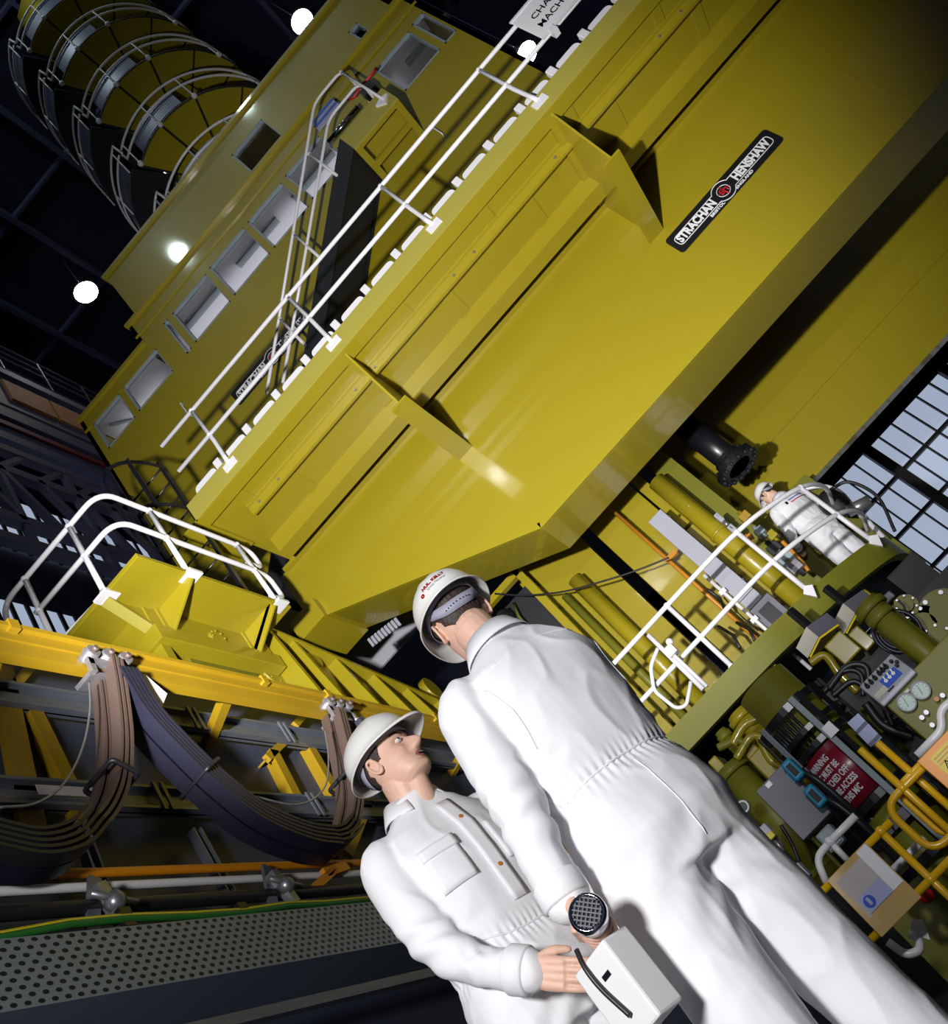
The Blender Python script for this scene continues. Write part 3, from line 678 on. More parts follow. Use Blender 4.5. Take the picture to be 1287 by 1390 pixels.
# yellow braces
def yb(px0, py0, px1, py1, lab, w=.09, x=FX-.06):
    a = at(px0,py0,X=x); b = at(px1,py1,X=x)
    t = thing('yellow_brace', lab, 'brace', b)
    MB().bar(a, b, w, .04, up=(1,0,0)).build('flat', M['yellow'], t); MB().bar(a+Vector((-.05,0,0)), b+Vector((-.05,0,0)), .015, .1, up=(1,0,0)).build('fin', M['yellow'], t)
yb(0, 905, 50, 1160, 'leftmost yellow brace on the slate wall, cut by the photo edge', .14)
yb(42, 958, 92, 1062, 'yellow brace between the two channels left of the brown cables')
yb(100, 1100, 108, 1122, 'short yellow brace below the lower channel left of the brown cables')
yb(370, 1020, 402, 1082, 'yellow brace between the channels right of the dark cable bundle')
yb(418, 1010, 455, 1075, 'yellow brace just left of the second brown cable bundle')
yb(500, 1085, 470, 1160, 'yellow brace behind the shorter man')
yb(20, 930, 60, 885, 'sloping yellow strut under the track near the left edge', .06)
yb(400, 985, 420, 962, 'small yellow strut under the track beside the second trolley', .06)
yb(385, 1008, 362, 1030, 'small yellow elbow above the right yellow brace', .06)
yb(110, 1118, 72, 1152, 'small yellow elbow above the cable loop at lower left', .06)
# unistrut uprights
for (a, b, lab) in (((102,1118),(142,1225),'pale slotted upright below the brown cable bundle'), ((262,1130),(318,1232),'pale slotted upright in the middle of the slate wall')):
    x = FX-.05; p = at(*a,X=x); q = at(*b,X=x)
    MB().bar(p, q, .07, .03, up=(1,0,0)).bar(p+Vector((.02,-.028,0)), q+Vector((.02,-.028,0)), .014, .04, up=(1,0,0)).bar(p+Vector((.02,.028,0)), q+Vector((.02,.028,0)), .014, .04, up=(1,0,0)).build('slotted_upright', M['steel'], None, lab, 'upright')
# pipes along the wall
def run(name, label, cat, m, pts, r, x):
    P = [at(px,py,X=x) for px,py in pts]
    z = sum(p.z for p in P)/len(P)
    y0 = min(p.y for p in P)-2.5
    pp = [Vector((x, y0, P[0].z))]+P+[Vector((x, 9, P[-1].z))]
    return MB().tube(fillet(pp,.3,3), r, 10).build(name, m, None, label, cat)
run('orange_conduit', 'orange conduit running along the slate wall under the cable loops', 'conduit', M['orange'], [(72,1187),(440,1173)], .022, -2.75)
run('white_conduit', 'white conduit running along the slate wall below the orange one', 'conduit', M['white'], [(0,1210),(440,1188)], .02, -2.75)
run('black_pipe', 'black pipe clipped along the wall above the striped earth cable', 'pipe', M['rubber'], [(0,1240),(150,1230),(440,1210)], .032, -2.7)
# earth cable, green and yellow
t = thing('earth_cable', 'green and yellow earth cable lying along the cable tray edge', 'cable', (-2.6, 4, 2.4))
P = [at(px,py,X=-2.62) for px,py in ((0,1270),(90,1253),(170,1245),(260,1242),(330,1237),(390,1228),(440,1226))]
P = [P[0]+Vector((0,-2.3,.02))]+P+[P[-1]+Vector((0,4,0))]
MB().tube(P, .017, 8).build('yellow_half', M['earthy'], t); MB().tube([p+Vector((.008,0,-.014)) for p in P], .015, 8).build('green_half', M['green'], t)
for i in (3, 5): MB().bar(P[i]+Vector((0,0,-.05)), P[i]+Vector((0,0,.04)), .03, .06).build('cable_tie', M['black'], t)
# perforated tray
tz = at(200,1258,X=-2.6).z
ct = thing('cable_tray', 'perforated steel cable tray along the bottom of the left wall', 'tray', (-2.6, 4, tz))
MB().box(-2.62, -2.60, -1, 10, tz-.26, tz).build('side', M['tray'], ct)
MB().box(-3.2, -2.62, -1, 10, tz-.26, tz-.24).box(-2.66,-2.60,-1,10,tz,tz+.012).build('bed', M['tray'], ct)
MB().box(-2.7, -2.66, -1, 10, tz-.45, tz-.40).build('lower_angle', M['steel'], ct)
# clamps
for (px,py,lab) in ((152,1228,'worn beam clamp on the black pipe below the brown cables'),(385,1205,'worn beam clamp on the black pipe left of the shorter man')):
    q = at(px,py,X=-2.66)
    k = thing('pipe_clamp', lab, 'clamp', q)
    MB().bar(q+Vector((0,-.03,.1)), q+Vector((0,.02,-.1)), .05, .05).ball(q+Vector((.02,0,0)),.05,8).build('body', M['iron'], k)
    MB().cyl(q+Vector((.03,-.12,.04)), q+Vector((.03,.1,-.02)), .016, 8).build('bolt', M['iron'], k)
    MB().bar(q+Vector((-.03,-.12,-.1)), q+Vector((-.03,.0,.16)), .06, .02, up=(1,0,0)).build('bracket', M['steel'], k)
yl = at(440,1190,X=-2.72); yr = at(495,1168,X=-2.72)
ob = thing('orange_bracket', 'orange forked bracket on the conduit beside the shorter man', 'bracket', yl)
MB().bar(at(425,1207,X=-2.7), at(455,1180,X=-2.7), .05, .03, up=(1,0,0)).bar(at(440,1186,X=-2.7), at(470,1176,X=-2.7), .06, .03, up=(1,0,0)).build('fork', M['orange'], ob)
# ------------------------------------------------------------------ trolleys and cable loops
def trolley(y, lab):
    t = thing('cable_trolley', lab, 'trolley', (PX, y, zb-.1))
    for dy in (-.13, -.02, .1):
        w = MB().cyl((PX-.07,y+dy,zb+.0-.06), (PX+.09,y+dy,zb-.06), .042, 16).build('wheel', M['iron'], t)
        MB().cyl((PX+.09,y+dy,zb-.06), (PX+.115,y+dy,zb-.06), .018, 10).build('hub', M['brown'], w)
    MB().bar((PX+.05,y-.17,zb-.12),(PX+.05,y+.13,zb-.1),.03,.05).bar((PX+.05,y-.14,zb-.02),(PX+.05,y-.16,zb-.2),.03,.035).bar((PX+.05,y+.1,zb-.02),(PX+.05,y+.13,zb-.22),.03,.035).build('side_plate', M['iron'], t)
    MB().bar((PX-.02,y-.18,zb-.2),(PX-.02,y+.16,zb-.17),.12,.03).build('saddle', M['iron'], t)
    MB().prism([(PX+.06,y+.08,zb-.2),(PX+.06,y+.2,zb-.16),(PX+.06,y+.3,zb-.3),(PX+.06,y+.2,zb-.42)],(.012,0,0)).build('end_plate', M['white'], t)
    return t
y1 = at(138,900,X=PX).y; y2 = at(452,962,X=PX).y
trolley(y1, 'cable trolley with worn wheels at the left under the yellow track')
trolley(y2, 'cable trolley with worn wheels beside the shorter man\'s helmet')
def ribbon(px, w, th, m, name, parent, off, lift):
    base = spline([at(x,y,X=PX+.02) for x,y in px])
    mb = MB(); rings = []
    for i, p in enumerate(base):
        a = base[max(0,i-1)]; b = base[min(len(base)-1,i+1)]; d = (b-a).normalized()
        nrm = Vector((0, d.z, -d.y)).normalized()
        c = p+nrm*lift+Vector((off,0,0))
        rings.append([c+Vector((-w/2,0,0))-nrm*th/2, c+Vector((w/2,0,0))-nrm*th/2, c+Vector((w/2,0,0))+nrm*th/2, c+Vector((-w/2,0,0))+nrm*th/2])
    vs = [q for R in rings for q in R]; fs = []
    for i in range(len(rings)-1):
        for k in range(4): fs.append((i*4+k,i*4+(k+1)%4,(i+1)*4+(k+1)%4,(i+1)*4+k))
    fs += [(3,2,1,0), tuple(len(vs)-4+k for k in range(4))]
    mb.add(vs, fs); return mb.build(name, m, parent)
def loop(px, label, m, n=5, offs=None, w=.075, tie=(), strand=0):
    p = at(*px[0],X=PX)
    t = thing('festoon_cables', label, 'cables', p)
    for k in range(n):
        ribbon(px, w, .016, m[k % len(m)], 'flat_cable', t, (k % 2)*(w+.012)-w/2, -.045+.022*(k//2)*1.35)
    base = spline([at(x,y,X=PX+.02) for x,y in px])
    for f in tie:
        i = int(f*(len(base)-2)); p = base[i]; d = (base[i+1]-p).normalized(); nrm = Vector((0,d.z,-d.y)).normalized()
        q = [p+nrm*s1*.075+Vector((s2*(w+.03),0,0)) for s1,s2 in ((-1,-1),(-1,1),(1,1),(1,-1))]
        MB().tube(fillet(q,.02,3,True), .014, 6, closed=True).build('cable_tie', M['rubber'], t)
    return t
loop([(143,905),(150,950),(155,1010),(151,1065),(136,1105),(112,1135)], 'brown flat cables hanging from the left trolley', [M['brown']], 7, tie=(.6,))
loop([(118,1128),(95,1152),(55,1166),(10,1163),(-60,1140),(-120,1080)], 'black cable loop swinging off the left edge of the photo', [M['cable'],M['rubber']], 10, w=.085)
loop([(163,922),(195,975),(240,1025),(290,1073),(345,1115),(405,1140),(445,1146)], 'blue black cable bundle sagging from the left trolley to the right', [M['cable']], 10, w=.085, tie=(.45,))
loop([(445,1146),(462,1140),(474,1125)], 'bottom bend of the blue black cables beside the shorter man', [M['cable'],M['rubber']], 8, w=.08)
loop([(452,972),(460,1005),(470,1050),(474,1090),(468,1125)], 'brown flat cables hanging from the right trolley beside the helmet', [M['brown']], 7, tie=(.6,))
loop([(478,985),(500,1010),(540,1060),(590,1110)], 'dark cable bundle behind the shorter man\'s head', [M['cable']], 6, w=.08)
for (pts, lab) in (([(121,925),(122,965),(112,1015),(88,1062),(50,1090),(0,1096)], 'thin grey wire looping down from the left trolley'), ([(441,990),(446,1030),(440,1070),(405,1092),(340,1080)], 'thin grey wire looping down from the right trolley')):
    MB().tube(spline([at(x,y,X=PX+.08) for x,y in pts]), .006, 6).build('trip_wire', M['iron'], None, lab, 'wire')
# ================================================================== rear girder, wall plates and pipes under the front girder
def rct(l, r, Y):
    """X0, X1, Z0, Z1 of a wall rectangle from its upper left and lower right corners as the photo shows them"""
    a = at(*l,Y=Y); b = at(*r,Y=Y); return min(a.x,b.x), max(a.x,b.x), min(a.z,b.z), max(a.z,b.z)
RGY = 12
rz = at(1104,645,Y=RGY).z
rg = thing('rear_girder', 'olive rear girder in shade behind the man on the platform', 'girder', (1.2, RGY, rz))
MB().box(.9, 14, RGY, RGY+.12, rz, 10.5).build('web_box', M['olive'], rg)
MB().box(.9, 14, RGY-.05, RGY+.14, rz-.05, rz).build('bottom_flange', M['olive'], rg)
MB().box(.9, 14, RGY-.02, RGY, rz+.75, rz+.78).build('seam_strip', M['olive'], rg)
# flanged pipe end
q = at(1004,634,Y=10.6)
fp = thing('flanged_pipe', 'black flanged pipe end hanging under the bridge girder', 'pipe', q)
MB().cyl((q.x,10.6,q.z), (q.x,10.6,5.9), .17, 22).build('pipe', M['black'], fp)
fl_ = MB().lathe([(0,0),(.31,0),(.31,.07),(.2,.07),(.2,.2),(.0,.2)], (q.x,10.6,q.z), (0,0,1), 28, smooth=False).build('flange', M['black'], fp)
for i in range(14):
    a = 2*PI*i/14; MB().cyl((q.x+.265*math.cos(a),10.6+.265*math.sin(a),q.z-.03),(q.x+.265*math.cos(a),10.6+.265*math.sin(a),q.z+.11),.024,6).build('bolt', M['mblack'], fl_)
# wall plates at the back of the lower gallery
WY = 10.25
MB().box(-.45, .30, WY, WY+.3, 2.8, 6.2).build('gallery_wall_plate', M['olive'], None, 'smooth olive wall plate left of the pale grey duct', 'wall plate', bevel=.01)
MB().box(.33, .47, WY+.02, WY+.3, 2.8, 4.75).box(.33,.47,WY+.02,WY+.3,4.8,6.2).build('gallery_wall_strip', M['olive'], None, 'narrow olive wall strip between pale duct and yellow pipe', 'wall plate')
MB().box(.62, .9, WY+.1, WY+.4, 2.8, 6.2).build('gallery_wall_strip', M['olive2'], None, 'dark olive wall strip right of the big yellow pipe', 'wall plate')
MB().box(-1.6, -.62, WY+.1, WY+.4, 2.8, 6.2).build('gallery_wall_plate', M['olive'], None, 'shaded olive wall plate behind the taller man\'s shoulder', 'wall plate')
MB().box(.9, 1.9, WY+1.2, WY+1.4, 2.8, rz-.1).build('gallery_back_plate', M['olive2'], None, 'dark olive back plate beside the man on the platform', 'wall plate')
def vpipe(px, py, Y, r, z0, z1, m, lab, nm='vertical_pipe', cat='pipe'):
    x = at(px,py,Y=Y).x
    t = thing(nm, lab, cat, (x,Y,z0))
    MB().cyl((x,Y,z0),(x,Y,z1),r,20).build('pipe', M[m], t)
    return t, x
t, x = vpipe(980,727,10.0,.115,2.8,5.35,'olive','big yellow pipe running down behind the platform rail')
for z in (3.4,4.3): MB().cyl((x,10,z),(x,10,z+.03),.13,20).build('collar', M['olive'], t)
vpipe(815,820,10.05,.10,2.8,5.3,'olive','olive pipe running down left of the smooth wall plate')
vpipe(790,832,10.15,.05,2.8,5.3,'olive2','thin dark olive pipe beside the olive one')
t, x = vpipe(935,785,9.98,.024,2.8,5.6,'copper','thin orange pipe clipped to the olive wall plate','thin_pipe')
for z in (4.55,3.15): MB().box(x-.03,x+.14,9.95,10.02,z-.03,z+.03).build('pipe_clip', M['copper'], t)
t, x = vpipe(770,848,10.0,.02,2.8,4.6,'copper','thin orange pipe down the olive frame behind the taller man','thin_pipe')
# pale duct
a = at(880,709,Y=9.7); b = at(895,692,Y=9.7); c = at(1027,800,Y=9.7); d = at(1000,814,Y=9.7)
dx0 = (a.x+d.x)/2; dx1 = (b.x+c.x)/2; dz1 = (a.z+b.z)/2; dz0 = (c.z+d.z)/2
du = thing('pale_duct', 'pale grey upright cable duct above the platform rail', 'duct', (dx0, 9.7, dz0))
MB().box(dx0, dx1, 9.7, 9.9, dz0, dz1).build('duct', M['grey'], du, bevel=.006)
MB().box(dx0, dx1, 9.695, 9.9, dz0-.14, dz0-.01).build('end_section', M['grey'], du)
MB().box(dx0-.01, dx1+.06, 9.69, 9.9, dz0-.72, dz0-.15).build('switch_housing', M['dgrey'], du)
MB().box(dx0+.05, dx1+.0, 9.68, 9.69, dz0-.66, dz0-.22).build('dark_window', M['black'], du)
mb = MB()
for k in (.1,.5,.9): mb.ball((dx1+.01,9.7,dz0+(dz1-dz0)*k),.02,6)
mb.build('stud', M['chrome'], du)
p0 = at(956,781,Y=9.62); p1 = at(1040,853,Y=9.62)
wc = thing('white_conduit', 'white conduit running down beside the pale duct', 'conduit', p1)
MB().tube([p0+Vector((.03,.2,.03)),p0,Vector((p0.x,9.62,p1.z-.6))], .022, 8).build('conduit', M['rail'], wc)
for k in (.3,.75): MB().box(p0.x-.04,p0.x+.04,9.6,9.7,p0.z-k,p0.z-k+.05).build('clip', M['rail'], wc)
# slack cable
MB().tube(spline([at(x,y,Y=9.6) for x,y in ((672,806),(715,808),(765,803),(815,790),(865,774),(908,757))]), .011, 6).build('slack_cable', M['rubber'], None, 'slack black cable strung from the taller man\'s helmet side to the orange pipe', 'cable')
for (pts, lab) in (([(938,745),(960,765),(985,800),(1010,828),(1035,850)],'black wire beside the orange pipe below the duct'),):
    MB().tube(spline([at(x-6,y+6,Y=9.85) for x,y in pts]), .008, 6).build('black_wire', M['rubber'], None, lab, 'wire')
for (a_, b_, lab) in (((1005,880),(975,850),'upper black hose stub under the conduit'),((1025,870),(1000,845),'lower black hose stub under the conduit'),((960,800),(985,830),'black hose run between conduit and orange pipe')):
    MB().tube([at(*a_,Y=9.5),at((a_[0]+b_[0])/2+5,(a_[1]+b_[1])/2-3,Y=9.6),at(*b_,Y=9.7)], .018, 8).build('hose_stub', M['rubber'], None, lab, 'hose')
# small sockets right of the yellow pipe
for (l, r, lab) in (((968,700),(984,704),'upper small grey socket box right of the yellow pipe'),((986,716),(1003,719),'lower small grey socket box right of the yellow pipe')):
    X0,X1,Z0,Z1 = rct(l, r, 9.8)
    t = thing('socket_box', lab, 'box', ((X0+X1)/2, 9.8, Z0))
    MB().box(X0,X1,9.8,9.95,Z0,Z1).build('body', M['grey'], t, bevel=.01); MB().box(X0+.03,X1-.03,9.79,9.8,(Z0+Z1)/2,Z1-.02).build('window', M['mblack'], t); MB().cyl(((X0+X1)/2,9.87,Z0),((X0+X1)/2,9.87,Z0-.06),.03,10).build('gland', M['iron'], t)
for (px,py,Y,s,m,lab) in ((1012,702,9.9,.1,'yellow','small yellow fitting left of the man on the platform'),(1032,722,9.8,.09,'bgrey','small blue grey fitting beside the platform post'),(1018,730,9.75,.06,'copper','small copper coloured fitting beside the platform post'),(1048,728,9.9,.1,'olive','small olive bracket left of the man on the platform'),(1070,760,9.6,.14,'bgrey','blue grey unit at the foot of the man on the platform'),(1052,745,9.75,.12,'mblack','black unit left of the man on the platform'),(1080,770,9.5,.12,'iron','metal case on the platform floor below the man')):
    p = at(px,py,Y=Y); k = thing('pipe_fitting', lab, 'fitting', p)
    MB().box(p.x-s*.6,p.x+s*.6,Y-.06,Y+.06,p.z-s*.5,p.z+s*.5).build('body', M[m], k, bevel=.01); MB().cyl((p.x,Y,p.z-s),(p.x,Y,p.z+s),s*.25,10).build('stem', M[m], k)
MB().tube(spline([at(x,y,Y=9.55) for x,y in ((1062,735),(1075,748),(1088,762),(1098,775))]), .022, 8).build('orange_hose', M['copper'], None, 'orange hose on the platform beside the man', 'hose')
# dark bay with frame behind the taller man's helmet
by = thing('dark_bay', 'olive framed dark bay full of pipes right of the taller man\'s helmet', 'bay', (-.9, 9.7, 2.8))
X0,X1,Z0,Z1 = rct((650,842),(775,850),9.9)
MB().box(X0-.4,X1-.02,10.2,10.25,2.8,Z1).build('backing', M['mblack'], by)
MB().box(X0-.5,X1,9.86,9.96,Z1,Z1+.09).build('top_bar', M['olive'], by); MB().box(X1-.06,X1+.04,9.86,9.96,2.8,Z1+.09).build('side_bar', M['olive'], by)
for i in range(6):
    x = X0-.05+.09*i
    MB().tube([(x,9.95,2.8),(x,9.95,Z1-.25-.05*(i%3)),(x+.04,10.1,Z1-.1)], .016, 6).build('pipe', M['olive2' if i%2 else 'black'], by)
MB().ball((X0+.25,10.0,Z1-.2),.12,14).build('vessel', M['black'], by); MB().box(X0-.1,X0+.35,9.95,10.05,Z1-.5,Z1-.45).build('shelf', M['olive2'], by)
# cable ladder stub and lights under the girder end
cs = at(513,848,Y=9.35)
st_ = at(527,862,Y=9.3)
k = thing('vented_lamp', 'slatted pale lamp housing under the girder left of the taller man', 'lamp', st_)
for i in range(9):
    p = at(505,870,Y=9.3).lerp(at(541,842,Y=9.3), i/8)
    MB().bar(p+Vector((-.02,0,.06)), p+Vector((-.02,0,-.07)), .035, .02, up=(0,1,0)).build('slat', M['grey'], k)
MB().bar(at(506,870,Y=9.34), at(541,843,Y=9.34), .1, .02, up=(0,1,0)).build('backing', M['dgrey'], k)
# ------------------------------------------------------------------ round platform
PZ = 2.85
def curve(pts, n=8): return spline([Vector(p) for p in pts], n)
outer = curve([(-3.2,8.70,0),(-1.2,8.70,0),(-.2,8.70,0),(.33,8.80,0),(.82,8.94,0),(1.28,9.19,0),(1.5,9.46,0),(1.6,9.95,0),(1.62,10.9,0),(1.62,11.4,0)])
pf = thing('round_platform', 'olive round platform with curved edge beam below the third man', 'platform', (0, 9.5, PZ))
up_ = [Vector((p.x,p.y,PZ)) for p in outer]; ins = []
for i, p in enumerate(outer):
    a = outer[max(0,i-1)]; b = outer[min(len(outer)-1,i+1)]; d = (b-a).normalized(); ins.append(Vector((p.x-d.y*.09,p.y+d.x*.09,PZ)))
mb = MB()
n = len(up_)
vs = up_+ins+[p-Vector((0,0,.25)) for p in up_]+[p-Vector((0,0,.25)) for p in ins]
fs = []
for i in range(n-1): fs += [(i,i+1,n+i+1,n+i),(2*n+i+1,2*n+i,3*n+i,3*n+i+1),(i+1,i,2*n+i,2*n+i+1),(n+i,n+i+1,3*n+i+1,3*n+i)]
fs += [(0,n,3*n,2*n),(n-1,3*n-1,4*n-1,2*n-1)]
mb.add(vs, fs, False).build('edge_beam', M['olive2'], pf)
MB().prism([Vector((p.x,p.y,PZ-.12)) for p in ins]+[Vector((-3.2,11.4,PZ-.12))], (0,0,.04)).build('floor_plate', M['mblack'], pf)
for x, y in ((.95,9.35),(-.3,9.1)):
    MB().prism([(x,y,PZ-.25),(x+.15,y+.6,PZ-.25),(x+.1,y+.5,PZ-1.1)],(.04,0,0)).build('bracket', M['olive'], pf)
MB().box(1.25,1.6,9.7,11.0,PZ-.9,PZ-.25).build('end_box', M['mblack'], pf)
rc = curve([(-3.2,8.84,0),(-1.2,8.84,0),(.17,8.84,0),(.62,8.89,0),(.97,9.03,0),(1.43,9.38,0),(1.65,9.9,0),(1.66,10.6,0)])
rl = thing('platform_guardrail', 'white curved guardrail on the round platform in front of the third man', 'guardrail', (0, 8.84, PZ))
MB().tube([(p.x,p.y,3.76) for p in rc], .026, 10).build('top_rail', M['rail'], rl)
MB().tube([(p.x,p.y,3.29) for p in rc], .026, 10).build('middle_rail', M['rail'], rl)
for (x,y) in ((-1.6,8.84),(-.42,8.84),(.60,8.885),(1.41,9.36)):
    po = MB().tube([(x,y,PZ-.1),(x,y,3.76)], .026, 10).ball((x,y,3.76),.036).ball((x,y,3.29),.036).build('post', M['rail'], rl)
    yy = y-.15 if x < 1 else y-.16
    MB().prism([(x-.06,yy+.02,PZ-.02),(x,yy+.02,PZ-.13),(x+.06,yy+.02,PZ-.02),(x,yy+.02,PZ+.03)],(0,.06,0)).build('foot_plate', M['rail'], po)
# gate loops on the rail near the taller man's shoulder
lg_ = thing('swing_gate', 'small white swing gate hung on the platform rail', 'gate', (-.5,8.7,PZ))
lp = [at(x,y,Y=8.74) for x,y in ((893,880),(883,905),(888,938),(918,962),(932,958),(938,925))]
MB().tube(fillet(lp,.06,5), .02, 8).build('loop', M['rail'], lg_)
MB().tube([at(880,862,Y=8.7),at(955,936,Y=8.7)], .026, 8).build('stile', M['rail'], lg_); MB().tube([at(905,880,Y=8.66),at(960,932,Y=8.66)], .02, 8).build('stile', M['rail'], lg_)
hg = at(912,884,Y=8.66); MB().box(hg.x-.05,hg.x+.05,8.6,8.72,hg.z-.05,hg.z+.05).ball(hg+Vector((.05,0,.08)),.04,8).build('hinge', M['rail'], lg_)
# rail on the far side
MB().tube(spline([at(x,y,Y=11.2) for x,y in ((1085,665),(1115,660),(1140,668),(1160,690),(1178,710))]), .03, 8).build('far_rail', M['rail'], None, 'grey curved rail on the far side of the round platform', 'rail')
MB().tube(spline([at(x,y,Y=11.0) for x,y in ((1140,700),(1165,695),(1185,715),(1200,730))]), .03, 8).build('far_rail', M['rail'], None, 'lower grey curved rail on the far side of the round platform', 'rail')
kk = at(1133,684,Y=10.6)
bk = thing('hoist_unit', 'dark hoist unit right of the man on the platform', 'hoist', kk)
MB().ball(kk,.16,12,(1,.8,1.3)).build('body', M['mblack'], bk); MB().cyl(kk+Vector((.0,-.1,-.2)),kk+Vector((.25,-.1,-.3)),.07,12).build('motor', M['iron'], bk)
MB().tube(spline([kk+Vector((.1,0,.15)),kk+Vector((.3,0,.05)),kk+Vector((.35,0,-.3)),kk+Vector((.15,0,-.7))]),.02,6).build('hose', M['rubber'], bk)
# ------------------------------------------------------------------ floodlights under the platform
def flood(px, py, Y, lab):
    o = at(px,py,Y=Y); th = math.radians(38)
    e1 = Vector((math.cos(th),math.sin(th),0)); e3 = Vector((-math.sin(th),math.cos(th),0)); dn = Vector((0,0,-1))
    t = thing('flood_lamp', lab, 'lamp', o)
    def bx(a0,a1,b0,b1,c0,c1):
        P = lambda a,b,c: o+e1*a+e3*b+dn*c
        return MB().hexa([P(a0,b0,c1),P(a1,b0,c1),P(a1,b1,c1),P(a0,b1,c1),P(a0,b0,c0),P(a1,b0,c0),P(a1,b1,c0),P(a0,b1,c0)])
    bx(0,.27,0,.30,0,.13).build('housing', M['dgrey'], t); bx(-.008,0,0,.30,0,.13).build('end_plate', M['cream'], t); bx(.01,.26,.01,.29,.13,.145).build('diffuser', mat('yellow_diffuser',(.85,.68,.02,1),.5), t)
    bx(.1,.16,.1,.16,-.25,0).build('hanger', M['black'], t)
flood(1095,851,8.05,'yellow bottomed flood lamp box under the platform, lower left of two')
flood(1145,819,8.3,'yellow bottomed flood lamp box under the platform, upper right of two')
# ------------------------------------------------------------------ the floor machine at lower right
mc = thing('charging_turret', 'dark olive pipe filled turret at the lower right behind the yellow gate', 'machine', (.2, 7, 0))
MB().box(-1.6, 3.4, 9.6, 9.9, 0, 2.25).build('shade_panel', M['darkfill'], mc)  # backing sheet, its dark colour stands in for shade between the pipes
MB().box(-.9,2.4,7.4,7.8,0,.95).build('plinth', M['olive2'], mc)
for i,(px,py,r,z0,z1,m,Y) in enumerate(((1020,985,.10,1.3,2.5,'olive',7.4),(985,1000,.05,1.2,2.4,'olive2',7.3),(1050,960,.04,1.4,2.6,'olive',7.3),(1005,1060,.12,.9,1.9,'olive2',7.0),(1250,880,.10,1.0,1.9,'olive2',6.6),(1275,900,.08,1.0,1.8,'olive2',6.5),(1090,940,.03,1.2,2.6,'olive',7.1),(1215,1120,.12,.2,.95,'olive2',6.4),(1265,1110,.1,.1,1.0,'olive2',6.6))):
    x = at(px,py,Y=Y).x; z1 = min(z1, .38+.247*Y)
    MB().cyl((x,Y,z0),(x,Y,z1),r,18).cyl((x,Y,z1-.08),(x,Y,z1-.03),r*1.25,18).cyl((x,Y,z0+.1),(x,Y,z0+.14),r*1.2,18).build('pipe', M[m], mc)
def mbox(l, r, Y, dep, m, nm='housing', bevel=.012):
    X0,X1,Z0,Z1 = rct(l, r, Y); return MB().box(X0,X1,Y,Y+dep,Z0,Z1).build(nm, M[m], mc, bevel=bevel)
mbox((1118,878),(1170,880),7.1,.3,'olive'); mbox((1150,862),(1190,870),7.2,.25,'olive')
mbox((990,1005),(1045,1030),7.0,.2,'olive'); mbox((1015,1030),(1062,1042),6.9,.2,'olive'); mbox((1048,905),(1085,930),7.5,.2,'olive'); mbox((1185,815),(1225,830),7.4,.3,'olive2'); mbox((960,1035),(985,1040),7.2,.3,'olive')
mbox((1035,1065),(1150,1190),6.75,.06,'olive2','channel')
for (pts, r, m) in (([(995,1010),(1010,985),(1030,975)],.035,'olive'),([(1000,1030),(1020,1000),(1045,1000),(1050,975)],.03,'olive'),([(1030,1000),(1045,1030),(1062,1042)],.03,'olive'),([(1100,900),(1120,890),(1140,915),(1165,940)],.03,'olive'),([(975,1015),(1000,1005),(1015,1012)],.03,'olive2'),([(1170,960),(1195,985),(1215,1010),(1235,1020)],.03,'olive2')):
    MB().tube(spline([at(x,y,Y=6.9) for x,y in pts]), r, 10).build('elbow_pipe', M[m], mc)
for (pts, r) in (([(1125,935),(1150,905),(1175,905),(1180,930)],.022),([(1118,940),(1145,912),(1168,915),(1172,945)],.018),([(1130,945),(1160,925),(1190,950),(1220,975)],.02),([(1175,955),(1200,985),(1240,1000)],.03),([(1215,935),(1225,965),(1195,985)],.02),([(1100,1020),(1130,1040),(1165,1085),(1215,1115)],.03),([(1085,1035),(1115,1065),(1150,1095),(1190,1115)],.028),([(1060,1120),(1075,1145),(1085,1170)],.012),([(1230,985),(1255,1000),(1280,1005)],.02),([(1195,930),(1203,962),(1212,985)],.026)):
    MB().tube(spline([at(x,y,Y=6.35) for x,y in pts]), r, 8).build('black_hose', M['rubber'], mc)
# drum inside a black cage with the red warning wrap
TXc, TYc, TR = at(1150,1045,Y=6.35).x+.02, 6.5, .27
dm = thing('caged_drum', 'olive drum in a black hoop cage with red lettered warning wrap', 'drum', (TXc, TYc, .5))
zs = lambda px,py: at(px,py,Y=TYc-TR).z
MB().cyl((TXc,TYc,.5),(TXc,TYc,2.0),TR-.07,28).build('drum', M['olive2'], dm)
zr0, zr1 = zs(1178,1080), zs(1114,1014)
a0, a1 = math.radians(188), math.radians(286)
wr = MB(); N = 18
R1 = TR-.02
P = [(TXc+R1*math.cos(a0+(a1-a0)*k/N), TYc+R1*math.sin(a0+(a1-a0)*k/N)) for k in range(N+1)]
wr.add([(x,y,z) for z in (zr0,zr1) for x,y in P]+[(TXc+(x-TXc)*.97,TYc+(y-TYc)*.97,z) for z in (zr0,zr1) for x,y in P], [(k,k+1,N+2+k,N+1+k) for k in range(N)]+[(2*N+2+k+1,2*N+2+k,3*N+3+k,3*N+3+k+1) for k in range(N)]+[(N+1+k,N+2+k,3*N+4+k,3*N+3+k) for k in range(N)]+[(k+1,k,2*N+2+k,2*N+3+k) for k in range(N)], True)
wrap = wr.build('warning_wrap', M['red'], dm)
hh = zr1-zr0
